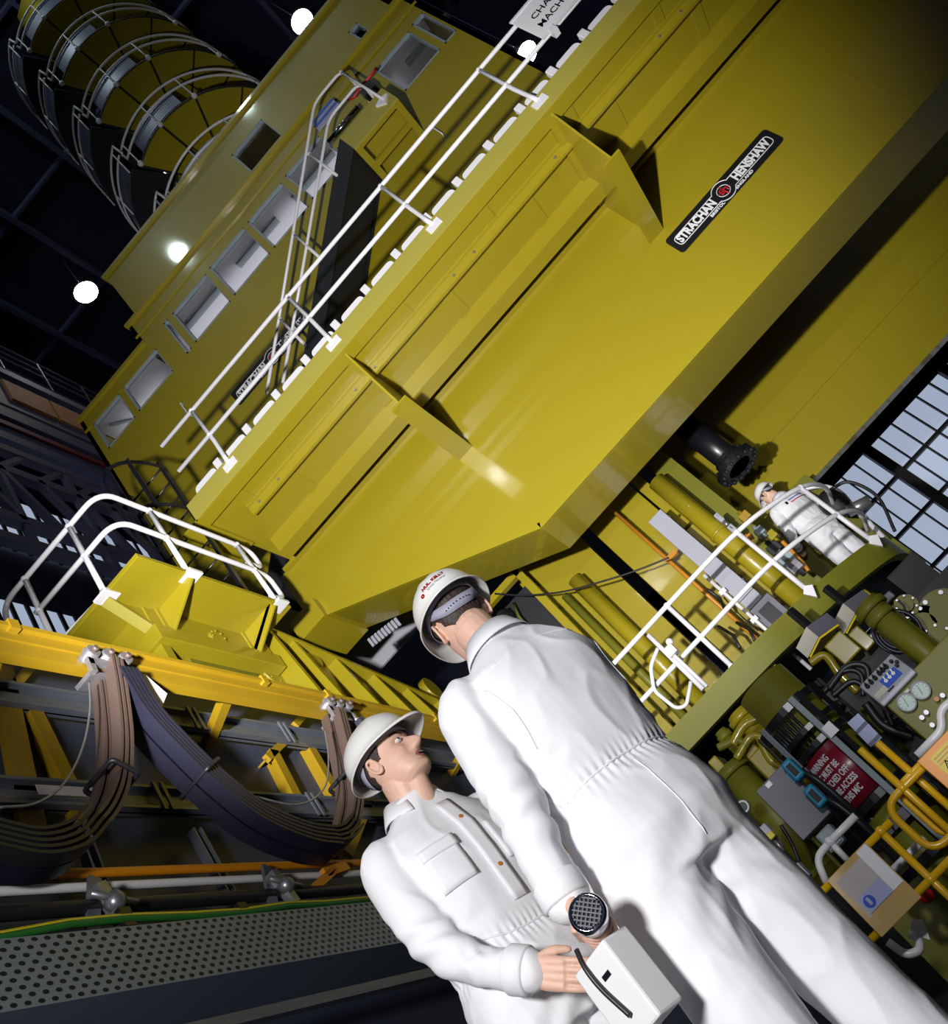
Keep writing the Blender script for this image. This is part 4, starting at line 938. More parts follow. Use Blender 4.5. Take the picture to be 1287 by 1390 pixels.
for i, s_ in enumerate(('WARNING','M/C MUST BE','SWITCHED OFF','BEFORE ACCESS','TO THIS M/C')):
    zc_ = zr1-hh*(.16+.165*i)
    am = math.radians(241)
    text('lettering', s_, hh*.155, M['white'], wrap, (0,0,0), (1,0,0), (0,0,1), .0015, depth=.001, warp=lambda co, zc_=zc_: Vector((TXc+(R1+.003+co.z)*math.cos(am+co.x*.62/R1), TYc+(R1+.003+co.z)*math.sin(am+co.x*.62/R1), zc_+co.y)))
for zz, m, w_ in ((zs(1085,945),'black',.05),(zs(1100,985),'black',.035),(zr1+.03,'black',.04),(zr0-.035,'black',.05),(zr0-.2,'chrome',.06),(.62,'black',.05)):
    MB().lathe([(TR+.005,zz-w_/2),(TR+.02,zz-w_/2),(TR+.02,zz+w_/2),(TR+.005,zz+w_/2),(TR+.005,zz-w_/2)], (TXc,TYc,0), (0,0,1), 40, smooth=False).build('hoop', M[m], dm)
for dg, m in ((200,'black'),(225,'bgrey'),(284,'bgrey'),(295,'black'),(320,'black'),(345,'black')):
    x = TXc+(TR+.028)*math.cos(math.radians(dg)); y = TYc+(TR+.028)*math.sin(math.radians(dg))
    if m == 'bgrey' and dg < 240: z0_ = zr1
    else: z0_ = .6
    MB().bar((x,y,z0_),(x,y,zs(1085,945)+.03),.04,.012,up=(math.cos(math.radians(dg)),math.sin(math.radians(dg)),0)).build('cage_bar', M[m], dm)
for i in range(9):
    an = math.radians(196+9*i); x = TXc+(TR-.05)*math.cos(an); y = TYc+(TR-.05)*math.sin(an)
    MB().tube([(x,y,zr1+.07),(x,y,zs(1085,945)-.02)],.012,6).build('inner_rod', M['rubber'], dm)
lb = at(1127,990,Y=TYc-TR-.04); MB().box(lb.x-.035,lb.x+.035,lb.y,lb.y+.01,lb.z-.04,lb.z+.04).build('white_tag', M['white'], dm)
# grey cabinet with cyan plugs
X0,X1,Z0,Z1 = rct((1025,1075),(1129,1103),6.1)
gc = thing('grey_cabinet', 'dark grey cabinet with two cyan plugs on its right edge', 'cabinet', (X0, 6.1, Z0))
MB().box(X0,X1,6.1,6.3,Z0,Z1).build('body', M['dgrey'], gc, bevel=.012); MB().box(X0+.004,X1-.004,6.092,6.1,Z0+.004,Z1-.004).build('door', M['dgrey'], gc, bevel=.004)
tg = at(1044,1065,Y=6.09); MB().box(tg.x-.02,tg.x+.02,6.085,6.092,tg.z-.015,tg.z+.015).build('white_tag', M['white'], gc)
for (px,py) in ((1078,1043),(1108,1078)):
    p = at(px,py,Y=6.06)
    pl_ = MB().box(p.x-.045,p.x+.03,6.0,6.12,p.z-.075,p.z+.06).build('plug', M['cyan'], gc, bevel=.015); MB().box(p.x-.025,p.x+.012,5.99,6.0,p.z-.045,p.z+.03).build('recess', M['mblack'], pl_)
    MB().tube(spline([p+Vector((.02,0,-.05)),p+Vector((.05,-.02,-.15)),p+Vector((.06,0,-.35)),p+Vector((.04,.1,-.55))]),.02,8).build('lead', M['rubber'], pl_)
MB().box(X1-.03,X1+.0,6.085,6.1,Z1-.13,Z1-.06).build('cyan_strip', M['cyan'], gc); MB().box(X1-.03,X1+.0,6.085,6.1,Z0+.03,Z0+.1).build('cyan_strip', M['cyan'], gc)
X0,X1,Z0,Z1 = rct((1106,1136),(1147,1140),6.0)
jb = thing('junction_box', 'pale blue grey junction box below the dark grey cabinet', 'box', (X0, 6.0, Z0))
MB().box(X0,X1,6.0,6.14,Z0,Z1).build('body', M['bgrey'], jb, bevel=.01); MB().box(X0+.01,X1-.01,5.99,6.0,Z0+.01,Z1-.01).build('lid', M['bgrey'], jb, bevel=.004)
for (l,r,Y,m,lab) in (((1030,1124),(1050,1130),5.7,'grey','small grey box low on the machine beside the taller man'),((1073,1180),(1100,1188),5.5,'grey','long grey box low beside the taller man\'s leg'),((1035,1138),(1053,1134),5.65,'earthy','small striped switch beside the taller man')):
    X0,X1,Z0,Z1 = rct(l,r,Y); t = thing('small_box', lab, 'box', (X0,Y,Z0))
    MB().box(X0,X1,Y,Y+.1,Z0,Z1).build('body', M[m], t, bevel=.006); MB().cyl(((X0+X1)/2,Y+.05,Z0),((X0+X1)/2,Y+.05,Z0-.08),.012,8).build('gland', M['iron'], t)
# round dial low
p = at(1009,1095,Y=6.3); t = thing('round_badge', 'round black and white badge beside the taller man\'s back', 'badge', p)
MB().cyl(p,p+Vector((0,.02,0)),.045,20).build('disc', M['black'], t); MB().tube([p+Vector((.034*math.cos(a*.314),-.004,.034*math.sin(a*.314))) for a in range(20)],.006,6,closed=True).build('ring', M['white'], t)
# control console
a = at(1164,930,Y=6.0); b = at(1212,889,Y=6.0)
cn = thing('control_console', 'grey sloping control console with switches and blue label', 'console', (a.x, 6.0, a.z-.25))
X0, X1 = a.x, a.x+(b.x-a.x)*1.0; zt_c = (a.z+b.z)/2; 
bl_ = at(1197,950,Y=5.86); zb_c = bl_.z
MB().prism([(X0,6.0,zt_c),(X0,5.86,zb_c),(X0,5.86,zb_c-.035),(X0,6.3,zb_c-.035),(X0,6.3,zt_c)],(X1-X0,0,0)).build('body', M['grey'], cn, bevel=.008)
ex = Vector((1,0,0)); ey = (Vector((0,6.0,zt_c))-Vector((0,5.86,zb_c))); ln = ey.length; ey.normalize(); nz = ex.cross(ey)
def pp(u, v, h=.0): return Vector((X0,5.86,zb_c))+ex*(u*(X1-X0))+ey*(v*ln)+nz*h
def patch(u0,u1,v0,v1,m,nm,h=.003):
    MB().hexa([pp(u0,v0,0),pp(u1,v0,0),pp(u1,v1,0),pp(u0,v1,0),pp(u0,v0,h),pp(u1,v0,h),pp(u1,v1,h),pp(u0,v1,h)]).build(nm, M[m], cn)
patch(.36,.8,.12,.55,'blue','blue_label'); patch(.05,.36,.1,.32,'cream','cream_label'); patch(.3,.48,-.0,.06,'black','maker_strip')
for u in (.12,.24,.36,.5,.6,.7): 
    k = MB().cyl(pp(u,.72),pp(u,.72,.02),.014,10).bar(pp(u-.012,.72,.024),pp(u+.015,.8,.024),.008,.014,up=nz).build('switch', M['black'], cn)
for u,v in ((.86,.72),(.92,.55),(.86,.45)): MB().cyl(pp(u,v),pp(u,v,.015),.012,10).build('switch', M['black'], cn)
for u in (.46,.57,.68): MB().cyl(pp(u,.34),pp(u,.34,.012),.012,8).bar(pp(u,.34,.012),pp(u+.03,.42,.03),.008,.008,up=nz).build('toggle', M['white'], cn)
# gauge panel
gp = thing('gauge_panel', 'olive panel with two round pressure gauges under the grey console', 'panel', (.3, 5.9, .7))
g1 = at(1231,953.5,Y=5.88); g2 = at(1250,937,Y=5.88)
pl0 = at(1203,958,Y=5.9); MB().box(pl0.x,pl0.x+.75,5.9,6.25,0,pl0.z+.03).build('panel', M['olive2'], gp, bevel=.008)
for q in (g1, g2):
    f_ = MB().lathe([(.050,0),(.055,.012),(.055,.03),(.046,.035),(.044,.022),(0,.022)], (q.x,5.9,q.z), (0,-1,0), 28).build('gauge', M['grey'], gp)
    MB().cyl((q.x,5.882,q.z),(q.x,5.876,q.z),.044,28).build('dial', M['dial'], f_)
    MB().bar((q.x-.012,5.873,q.z-.022),(q.x+.008,5.873,q.z+.034),.005,.003,up=(0,1,0)).build('needle', M['black'], f_)
    mk = MB()
    for i in range(9): an = math.radians(-40+32*i); mk.bar((q.x+.034*math.cos(an),5.874,q.z+.034*math.sin(an)),(q.x+.040*math.cos(an),5.874,q.z+.040*math.sin(an)),.004,.002,up=(0,1,0))
    mk.build('scale', M['black'], f_)
for (px,py,m) in ((1252,975,'iron'),(1258,968,'iron'),(1266,985,'iron'),(1272,950,'copper'),(1280,945,'iron'),(1285,960,'iron'),(1275,992,'iron')):
    q = at(px,py,Y=5.9); MB().cyl((q.x,5.9,q.z),(q.x,5.86,q.z),.014,10).build('knob', M[m], gp)
q = at(1230,940,Y=5.89); MB().box(q.x-.025,q.x+.025,5.885,5.9,q.z-.008,q.z+.008).build('name_strip', M['cream'], gp)
# valve block and coil above it
vb = thing('valve_block', 'olive valve block with bolted covers at the right photo edge', 'valve', at(1255,850,Y=6.9))
for (px,py,r,h) in ((1256,852,.14,.2),(1285,835,.17,.2),(1232,826,.08,.25),(1240,870,.09,.3),(1275,870,.1,.3)):
    q = at(px,py,Y=6.9); cc = MB().cyl(q+Vector((0,.2,0)),q+Vector((0,-h*.4,0)),r,22).cyl(q+Vector((0,-h*.37,0)),q+Vector((0,-h*.55,0)),r*.6,18).build('cover', M['olive2'], vb)
    for i in range(7):
        an = 2*PI*i/7; MB().cyl(q+Vector((r*.82*math.cos(an),-h*.4,r*.82*math.sin(an))),q+Vector((r*.82*math.cos(an),-h*.4-.02,r*.82*math.sin(an))),r*.1,6).build('bolt', M['iron'], cc)
q = at(1220,857,Y=6.6)
co = thing('cable_coil', 'coil of grey black cable hung left of the valve block', 'coil', q)
for i,(r,dx,dz) in enumerate(((.135,0,0),(.125,.012,.01),(.14,-.01,.015))): MB().tube([q+Vector((r*math.cos(2*PI*k/30)+dx,.012*i,r*1.05*math.sin(2*PI*k/30)+dz)) for k in range(30)],.012,8,closed=True).build('turn', M['cable'], co)
MB().tube(spline([at(x,y,Y=6.6) for x,y in ((1225,835),(1228,825),(1220,815))]),.008,6).build('tail', M['rubber'], co)
X0,X1,Z0,Z1 = rct((1194,814),(1216,808),6.9)
gb_ = thing('grey_relay_box', 'small grey relay box with orange lead above the cable coil', 'box', (X0,6.9,Z0))
MB().box(X0,X1,6.9,7.05,Z0,Z1).build('body', M['dgrey'], gb_, bevel=.01); MB().tube(spline([at(x,y,Y=6.9) for x,y in ((1214,815),(1221,822),(1226,830))]),.01,6).build('lead', M['copper'], gb_)
q = at(1242,878,Y=6.5); MB().bar(at(1233,875,Y=6.5),at(1253,886,Y=6.5),.045,.01,up=(0,1,0)).build('paper_tag', M['white'], None, 'white paper tag tied below the cable coil', 'tag')
pm = at(1165,985,Y=6.2)
MB().bar(at(1158,975,Y=6.2),at(1190,1008,Y=6.2),.09,.03,up=(0,1,0)).build('vent_grille', M['mesh'], None, 'perforated grille between the drum and the gauge panel', 'grille')
# ------------------------------------------------------------------ yellow gate with boards
GYY = 5.0
gt = thing('yellow_barrier', 'yellow tubular barrier in front of the turret', 'barrier', (-.4, GYY, 0))
r = .019
def G(px,py,dy=0): return at(px,py,Y=GYY+dy)
h1 = G(1196,1129); h2 = G(1263.6,1194)
MB().tube([(-.95,GYY,h1.z),(h1.x+.07,GYY,h1.z)], r, 10).build('upper_rail', M['gateyellow'], gt)
MB().tube([(-.95,GYY,h2.z),(.9,GYY,h2.z)], r, 10).build('lower_rail', M['gateyellow'], gt)
MB().tube([(h1.x,GYY,h1.z),(h1.x,GYY,.02)], r, 10).ball(h1,.027).ball((h1.x,GYY,h2.z),.027).build('post', M['gateyellow'], gt)
n1 = G(1225.6,1070); n2 = G(1255,1065)
zt3 = n1.z
bl1 = [(n1.x+.5,GYY,zt3),(G(1201,1097).x,GYY,zt3),(G(1201,1097).x,GYY,G(1268,1158).z),(n1.x+.5,GYY,G(1268,1158).z)]
MB().tube(fillet(bl1,.09,6), r, 10).build('loop', M['gateyellow'], gt)
b2 = G(1232,1090,.05)
bl2 = [(b2.x+.45,GYY+.05,zt3+.02),(b2.x-.0,GYY+.05,zt3+.02),(b2.x,GYY+.05,G(1282,1140).z),(b2.x+.45,GYY+.05,G(1282,1140).z)]
MB().tube(fillet(bl2,.07,6), r*.9, 10).build('loop', M['gateyellow'], gt)
bl3 = [(h1.x+.5,GYY+.03,h1.z-.06),(h1.x+.2,GYY+.03,h1.z+.0),(h1.x+.05,GYY+.03,h1.z+.0),(h1.x+.02,GYY+.03,h2.z+.2),(h1.x+.5,GYY+.03,h2.z+.2)]
MB().tube([(n1.x,GYY,zt3+.25),(n1.x,GYY,h2.z-.1)], r, 10).ball(n1,.026).build('post', M['gateyellow'], gt)
MB().tube([(n2.x,GYY+.05,zt3+.22),(n2.x,GYY+.05,h2.z)], r, 10).build('post', M['gateyellow'], gt)
# tan board on the barrier
A_ = [at(x,y,Y=GYY-.04) for x,y in ((1125,1195),(1175,1140),(1250,1220),(1195,1274))]
X0 = (A_[0].x+A_[3].x)/2; X1 = (A_[1].x+A_[2].x)/2; Z1 = (A_[0].z+A_[1].z)/2; Z0 = (A_[2].z+A_[3].z)/2
sb = thing('notice_board', 'tan notice board with taped blue print on the yellow barrier', 'board', (X0, GYY-.04, Z0))
MB().box(X0,X1,GYY-.045,GYY-.025,Z0,Z1).build('board', M['tan'], sb, bevel=.003)
W_ = X1-X0; H_ = Z1-Z0; yb_ = GYY-.0455
def bb_(u0,u1,v0,v1,m,nm,h=.002): return MB().box(X0+W_*u0,X0+W_*u1,yb_-h,yb_+.0002,Z0+H_*v0,Z0+H_*v1).build(nm, M[m], sb)
sheet = bb_(.16,.74,.3,.9,'tape','paper_sheet'); bb_(.74,.98,.3,.98,'white','tape_strip',.003); bb_(.1,.16,.26,.9,'tape','tape_strip',.003)
bp_ = bb_(.17,.72,.3,.55,'paper','blue_print',.004)
MB().cyl((X0+W_*.3,yb_-.006,Z0+H_*.42),(X0+W_*.3,yb_-.003,Z0+H_*.42),H_*.09,20).build('blue_figure', M['blue'], bp_)
MB().box(X0+W_*.27,X0+W_*.33,yb_-.008,yb_-.006,Z0+H_*.37,Z0+H_*.48).build('pale_mark', M['paper'], bp_)
# orange warning board
A0 = at(1245,1034,Y=GYY-.05)
wb = thing('warning_board', 'orange board with warning triangle notice at the right edge', 'board', (A0.x, GYY-.05, A0.z-.3))
S_ = .34
MB().box(A0.x,A0.x+S_,GYY-.06,GYY-.04,A0.z-S_,A0.z).build('board', M['orange'], wb, bevel=.004)
yy = GYY-.0605
nt_ = MB().box(A0.x+.05,A0.x+S_-.03,yy-.002,yy,A0.z-S_+.08,A0.z-.03).build('notice', M['earthy'], wb)
tx, tz_ = A0.x+.09, A0.z-.105
MB().tube([(tx-.03,yy-.004,tz_-.026),(tx+.03,yy-.004,tz_-.026),(tx,yy-.004,tz_+.026)],.005,6,closed=True).build('triangle', M['black'], nt_)
MB().bar((tx,yy-.004,tz_-.012),(tx,yy-.004,tz_+.012),.008,.003,up=(0,1,0)).build('exclamation', M['black'], nt_)
for i in range(3): MB().box(A0.x+.06,A0.x+S_-.06-.03*(i%2),yy-.003,yy-.002,A0.z-.05-.016*i,A0.z-.043-.016*i).build('print_line', M['copper'], nt_)
# white rails round the barrier
def wrail(pts, Y, lab, r=.02, foot=None):
    t = thing('white_handrail', lab, 'handrail', at(*pts[0],Y=Y))
    MB().tube(fillet([at(x,y,Y=Y) for x,y in pts],.08,6), r, 10).build('tube', M['rail'], t)
    if foot:
        p = at(*foot,Y=Y); MB().prism([p+Vector((-.045,0,.015)),p+Vector((.0,0,-.06)),p+Vector((.045,0,.015)),p+Vector((0,0,.045))],(0,.03,0)).build('foot_plate', M['rail'], t)
    return t
t = wrail([(1162,1107),(1127,1143),(1108,1165),(1122,1198)],5.3,'bent white handrail beside the tan notice board')
MB().tube([at(1127,1143,Y=5.3),at(1150,1167,Y=5.3)],.018,8).ball(at(1127,1143,Y=5.3),.028).build('branch', M['rail'], t)
wrail([(1300,945),(1276,965),(1280,990),(1245,1026)],5.4,'white cranked handrail across the gauge panel',.022)
wrail([(1205,1278),(1230,1297),(1250,1290),(1246,1272),(1234,1268)],5.2,'hooked white handrail end below the notice board',.02,(1248,1261))
wrail([(1212,1182),(1256,1137)],5.4,'short white handrail behind the yellow barrier',.02)
q = at(1257,1215,Y=5.5); MB().ball(q,.04,12).cyl(q,q+Vector((0,.1,0)),.025,10).build('red_knob', M['lred'], mc, label='red knob')
# ================================================================== people
from mathutils.bvhtree import BVHTree
def meshobj(mb, name='tmp'):
    me = bpy.data.meshes.new(name); me.from_pydata(mb.v, [], mb.f)
    bm = bmesh.new(); bm.from_mesh(me); bmesh.ops.remove_doubles(bm, verts=bm.verts, dist=1e-6); bmesh.ops.recalc_face_normals(bm, faces=bm.faces); bm.to_mesh(me); bm.free()
    o = bpy.data.objects.new(name, me); COL.objects.link(o); return o
def remesh(mb, vox, it=4, fac=.5):
    """melt overlapping closed shells into one continuous smooth surface"""
    o = meshobj(mb)
    m = o.modifiers.new('r','REMESH'); m.mode = 'VOXEL'; m.voxel_size = vox
    if it: s = o.modifiers.new('s','SMOOTH'); s.iterations = it; s.factor = fac
    bpy.context.view_layer.update()
    me = bpy.data.meshes.new_from_object(o.evaluated_get(bpy.context.evaluated_depsgraph_get()))
    bpy.data.objects.remove(o)
    for p in me.polygons: p.use_smooth = True
    return me
def sect(mb, rings, n=28, e=2.3):
    """closed loft through rings (centre, side vector, depth vector)"""
    vs = []
    for c, a, b in rings:
        for k in range(n):
            t = 2*PI*k/n; ct, st = math.cos(t), math.sin(t)
            vs.append(Vector(c)+Vector(a)*math.copysign(abs(ct)**(2/e), ct)+Vector(b)*math.copysign(abs(st)**(2/e), st))
    m = len(rings); fs = [tuple(range(n-1,-1,-1)), tuple((m-1)*n+k for k in range(n))]
    for i in range(m-1):
        for k in range(n): fs.append((i*n+k, i*n+(k+1)%n, (i+1)*n+(k+1)%n, (i+1)*n+k))
    mb.add(vs, fs, True)
def smoothpath(pts, r, n=6):
    P = spline([Vector(p) for p in pts], n); R = []
    for i in range(len(pts)-1):
        for k in range(n): R.append(r[i]+(r[i+1]-r[i])*k/n)
    return P, R+[r[-1]]
def limb(mb, pts, r, n=20):
    P, R = smoothpath(pts, r); mb.tube(P, R, n); mb.ball(P[0], R[0], 14); mb.ball(P[-1], R[-1], 14)
G = lambda x, s: math.exp(-(x/s)**2)
HEADTAB = [(-.122,.050,.02,.020),(-.114,.080,-.005,.040),(-.100,.090,-.025,.052),(-.080,.0905,-.045,.060),(-.055,.089,-.062,.066),(-.025,.087,-.080,.071),(.005,.085,-.094,.0745),(.035,.092,-.101,.077),(.062,.088,-.100,.076),(.088,.070,-.086,.066),(.106,.045,-.062,.046),(.116,.015,-.03,.02)]
def headpt(z, th, hair=0):
    T = HEADTAB
    for i in range(len(T)-1):
        if z <= T[i+1][0] or i == len(T)-2: break
    a, b = T[i], T[i+1]; t = min(1, max(0, (z-a[0])/(b[0]-a[0]))); t = t*t*(3-2*t)*.5+t*.5
    f, k, w = (a[j]+(b[j]-a[j])*t for j in (1,2,3))
    c, s = math.cos(th), math.sin(th)
    ex = 2.25
    rx = math.copysign(abs(c)**(2/ex), c); ry = math.copysign(abs(s)**(2/ex), s)
    x = (f+k)/2+(f-k)/2*rx; y = w*ry
    if c > 0 and not hair:
        ay = abs(y)
        nose = 0
        if -.060 < z < .012:
            u = (.012-z)/.057
            if z > -.041: nose = .004+.036*math.sin(min(1,(.012-z)/.053)*PI/2)**1.35
            else: nose = .040*max(0, math.cos(min(1,(-.041-z)/.018)*PI/2))**.8
        x += nose*G(y, .0085+.007*max(0,min(1,u if -.06<z<.012 else 0)))
        x += .007*G(z+.046,.009)*G(ay-.014,.006)                       # nostril wings
        x += .0065*G(z+.0685,.006)*G(y,.020) + .0065*G(z+.0835,.006)*G(y,.018) - .006*G(z+.0765,.0028)*G(y,.021)
        x -= .004*G(z+.094,.006)*G(y,.02)
        x += .007*G(z+.108,.011)*G(y,.018)
        x -= .013*G(z-.000,.011)*G(ay-.031,.014)
        x += .005*G(z-.019,.008)*G(ay-.026,.020)
        x += .005*G(z+.030,.014)*G(ay-.046,.014)
        x += .004*G(z+.001,.006)*G(ay-.031,.011)                        # lids over the eyeball
        x -= .003*G(z+.055,.012)*G(ay-.032,.010)
    return Vector((x, y, z))
def headmb(M4):
    mb = MB(); nz, nt = 110, 120; vs = []; fs = []
    for i in range(nz+1):
        z = -.122+.238*i/nz
        for k in range(nt): vs.append(M4 @ headpt(z, 2*PI*k/nt))
    for i in range(nz):
        for k in range(nt): fs.append((i*nt+k, i*nt+(k+1)%nt, (i+1)*nt+(k+1)%nt, (i+1)*nt+k))
    fs += [tuple(range(nt-1,-1,-1)), tuple(nz*nt+k for k in range(nt))]
    mb.add(vs, fs, True); return mb
def earmb(mb, M4, s):
    pts = []
    for k in range(15):
        t = math.radians(-150+k*20)
        pts.append(M4 @ Vector((-.012-.016*math.cos(t)*1.0+(-.006)*math.sin(t), s*(.083+.004*math.cos(t)), -.008+.031*math.sin(t))))
    mb.tube(pts, .0048, 8)
    c = [(-.010,.078,-.006,.0145,.005,.026),(-.006,.079,-.034,.008,.0055,.009)]
    for x,y,z,a,b,d in c:
        vs=[]; n=14
        b0 = MB().ball((0,0,0),1,n)
        mb.add([M4 @ Vector((x+v[0]*a, s*(y)+v[1]*b, z+v[2]*d)) for v in b0.v], b0.f, True)
def hairpart(M4, parent, front=.052, low=-.062):
    mb = MB(); nz, nt = 110, 200; vs = []; fs = []; keep = {}
    def inside(z, th):
        c = math.cos(th); a = abs((th+PI) % (2*PI)-PI)      # 0 front .. pi back
        lowz = .055 if a < 1.05 else (.055-(a-1.05)*.17 if a < 1.38 else -.006 if a < 1.60 else (.016 if a < 1.95 else .012-(a-1.95)*.10))
        if a > 2.1: lowz = -.02-(a-2.1)*.055
        return z > lowz
    for i in range(nz+1):
        z = -.08+.192*i/nz
        for k in range(nt):
            th = 2*PI*k/nt; p = headpt(z, th, 1); d = Vector((p.x+.005, p.y, max(0,p.z-.03))).normalized()
            q = p+d*(.0045+.0015*noise.noise(Vector((k*.45, z*60, 3)))); keep[(i,k)] = len(vs); vs.append(M4 @ q)
    for i in range(nz):
        for k in range(nt):
            zc = -.08+.192*(i+.5)/nz
            if inside(zc+.0012*noise.noise(Vector((k*.5,1,2))), 2*PI*(k+.5)/nt+.02*noise.noise(Vector((i*.5,7,k*.1)))): fs.append((keep[(i,k)],keep[(i,(k+1)%nt)],keep[(i+1,(k+1)%nt)],keep[(i+1,k)]))
    o = mb.add(vs, fs, True).build('hair', M['hair'], parent)
    s = o.modifiers.new('t','SOLIDIFY'); s.thickness = .003; s.offset = -1
    return o
def helmet(M4, parent, writing=False):
    mb = MB(); nt, nr = 72, 16; vs = []; fs = []
    A, B, H, z0 = .131, .109, .103, .050
    def rim(th):
        c = math.cos(th); pk = max(0, c)**2.2
        return pk
    rings = []
    for j in range(nr+1):
        t = j/nr*PI/2; row = []
        for k in range(nt):
            th = 2*PI*k/nt
            st = math.sin(t)**.82 if t > 0 else 0
            x = A*st*math.cos(th); y = B*st*math.sin(th); z = z0+H*math.cos(t)**.95
            if math.cos(t) > .12:
                rd = (.0055*G(y,.011)+.004*G(abs(y)-.042,.009))*min(1,(math.cos(t)-.12)*4)*min(1, max(0,(A*.9-abs(x))*20)); z += rd
            row.append(Vector((x-.006, y, z)))
        rings.append(row)
    for dr, dz, pk0, pkz in ((.004,-.010,.002,0),(.008,-.018,.010,-.003),(.015,-.021,.040,-.012),(.0155,-.027,.0415,-.017)):
        row = []
        for k in range(nt):
            th = 2*PI*k/nt; pk = rim(th)
            x = (A+dr+pk0*pk)*math.cos(th); y = (B+dr)*math.sin(th)
            row.append(Vector((x-.006, y, z0+dz+pkz*pk-.006*max(0,-math.cos(th)))))
        rings.append(row)
    vs = [M4 @ v for row in rings for v in row]; m = len(rings)
    for j in range(m-1):
        for k in range(nt): fs.append((j*nt+k, j*nt+(k+1)%nt, (j+1)*nt+(k+1)%nt, (j+1)*nt+k))
    o = mb.add(vs, fs, True).build('hard_hat', M['hat'], parent)
    s = o.modifiers.new('t','SOLIDIFY'); s.thickness = .003; s.offset = -1
    # webbing band inside, dropping at the nape
    for nm, a0, a1, zz, hgt, drop in (('head_band', 0, 360, .030, .026, 0), ('nape_strap', 108, 252, .004, .030, .030)):
        v = []; f = []; n = 60
        for k in range(n+1):
            th = math.radians(a0+(a1-a0)*k/n); kk = (k/n*2-1); dz = -drop*(1-kk*kk)+ (.02*abs(kk)**3 if drop else 0)
            for h in (0, hgt):
                p = headpt(max(-.06,zz+dz+h), th, 1); d = Vector((p.x, p.y, 0)).normalized()
                v.append(M4 @ Vector((p.x+d.x*.011, p.y+d.y*.011, zz+dz+h)))
        for k in range(n): f.append((2*k,2*k+2,2*k+3,2*k+1))
        q = MB().add(v, f, True).build(nm, M['strap'], o)
        s = q.modifiers.new('t','SOLIDIFY'); s.thickness = .002
    sl = MB()
    for k in range(9):
        th = math.radians(150+k*6.5); p = headpt(-.01, th, 1); d = Vector((p.x,p.y,0)).normalized()
        sl.ball(M4 @ Vector((p.x+d.x*.0135,p.y+d.y*.0135,-.008)), .0024, 6)
    sl.build('strap_holes', M['mblack'], o)
    if writing:
        def warp(a, zoff):
            def w(co):
                th = math.radians(a)+co.x/.118; zz = zoff+co.y
                t = math.acos(max(-1,min(1,((zz-z0)/H))))
                st = math.sin(t)**.82*1.0
                return M4 @ Vector(((A*st+.0035)*math.cos(th)-.006, (B*st+.0035)*math.sin(th), zz))
            return w
        text('lettering', 'NUL. KELLY', .017, M['lred'], o, (0,0,0), (1,0,0), (0,0,1), .0008, depth=.0003, warp=warp(166, z0+.030))
        text('lettering', 'Great Nuclear', .012, M['strap'], o, (0,0,0), (1,0,0), (0,0,1), 0, depth=.0003, warp=warp(168, z0+.014))
        text('badge', 'o', .024, M['lred'], o, (0,0,0), (1,0,0), (0,0,1), .001, depth=.0003, warp=warp(140, z0+.018))
    return o
def cloth_noise(p, seed):
    q = Vector((p.x*7+seed, p.y*7, p.z*4.2))
    a = noise.noise(q); r = 1-abs(noise.noise(Vector((p.x*11+seed*3, p.y*11, p.z*6))))*2
    return .55*a+.6*max(0, r-.25)**1.5*.9
class Person: pass
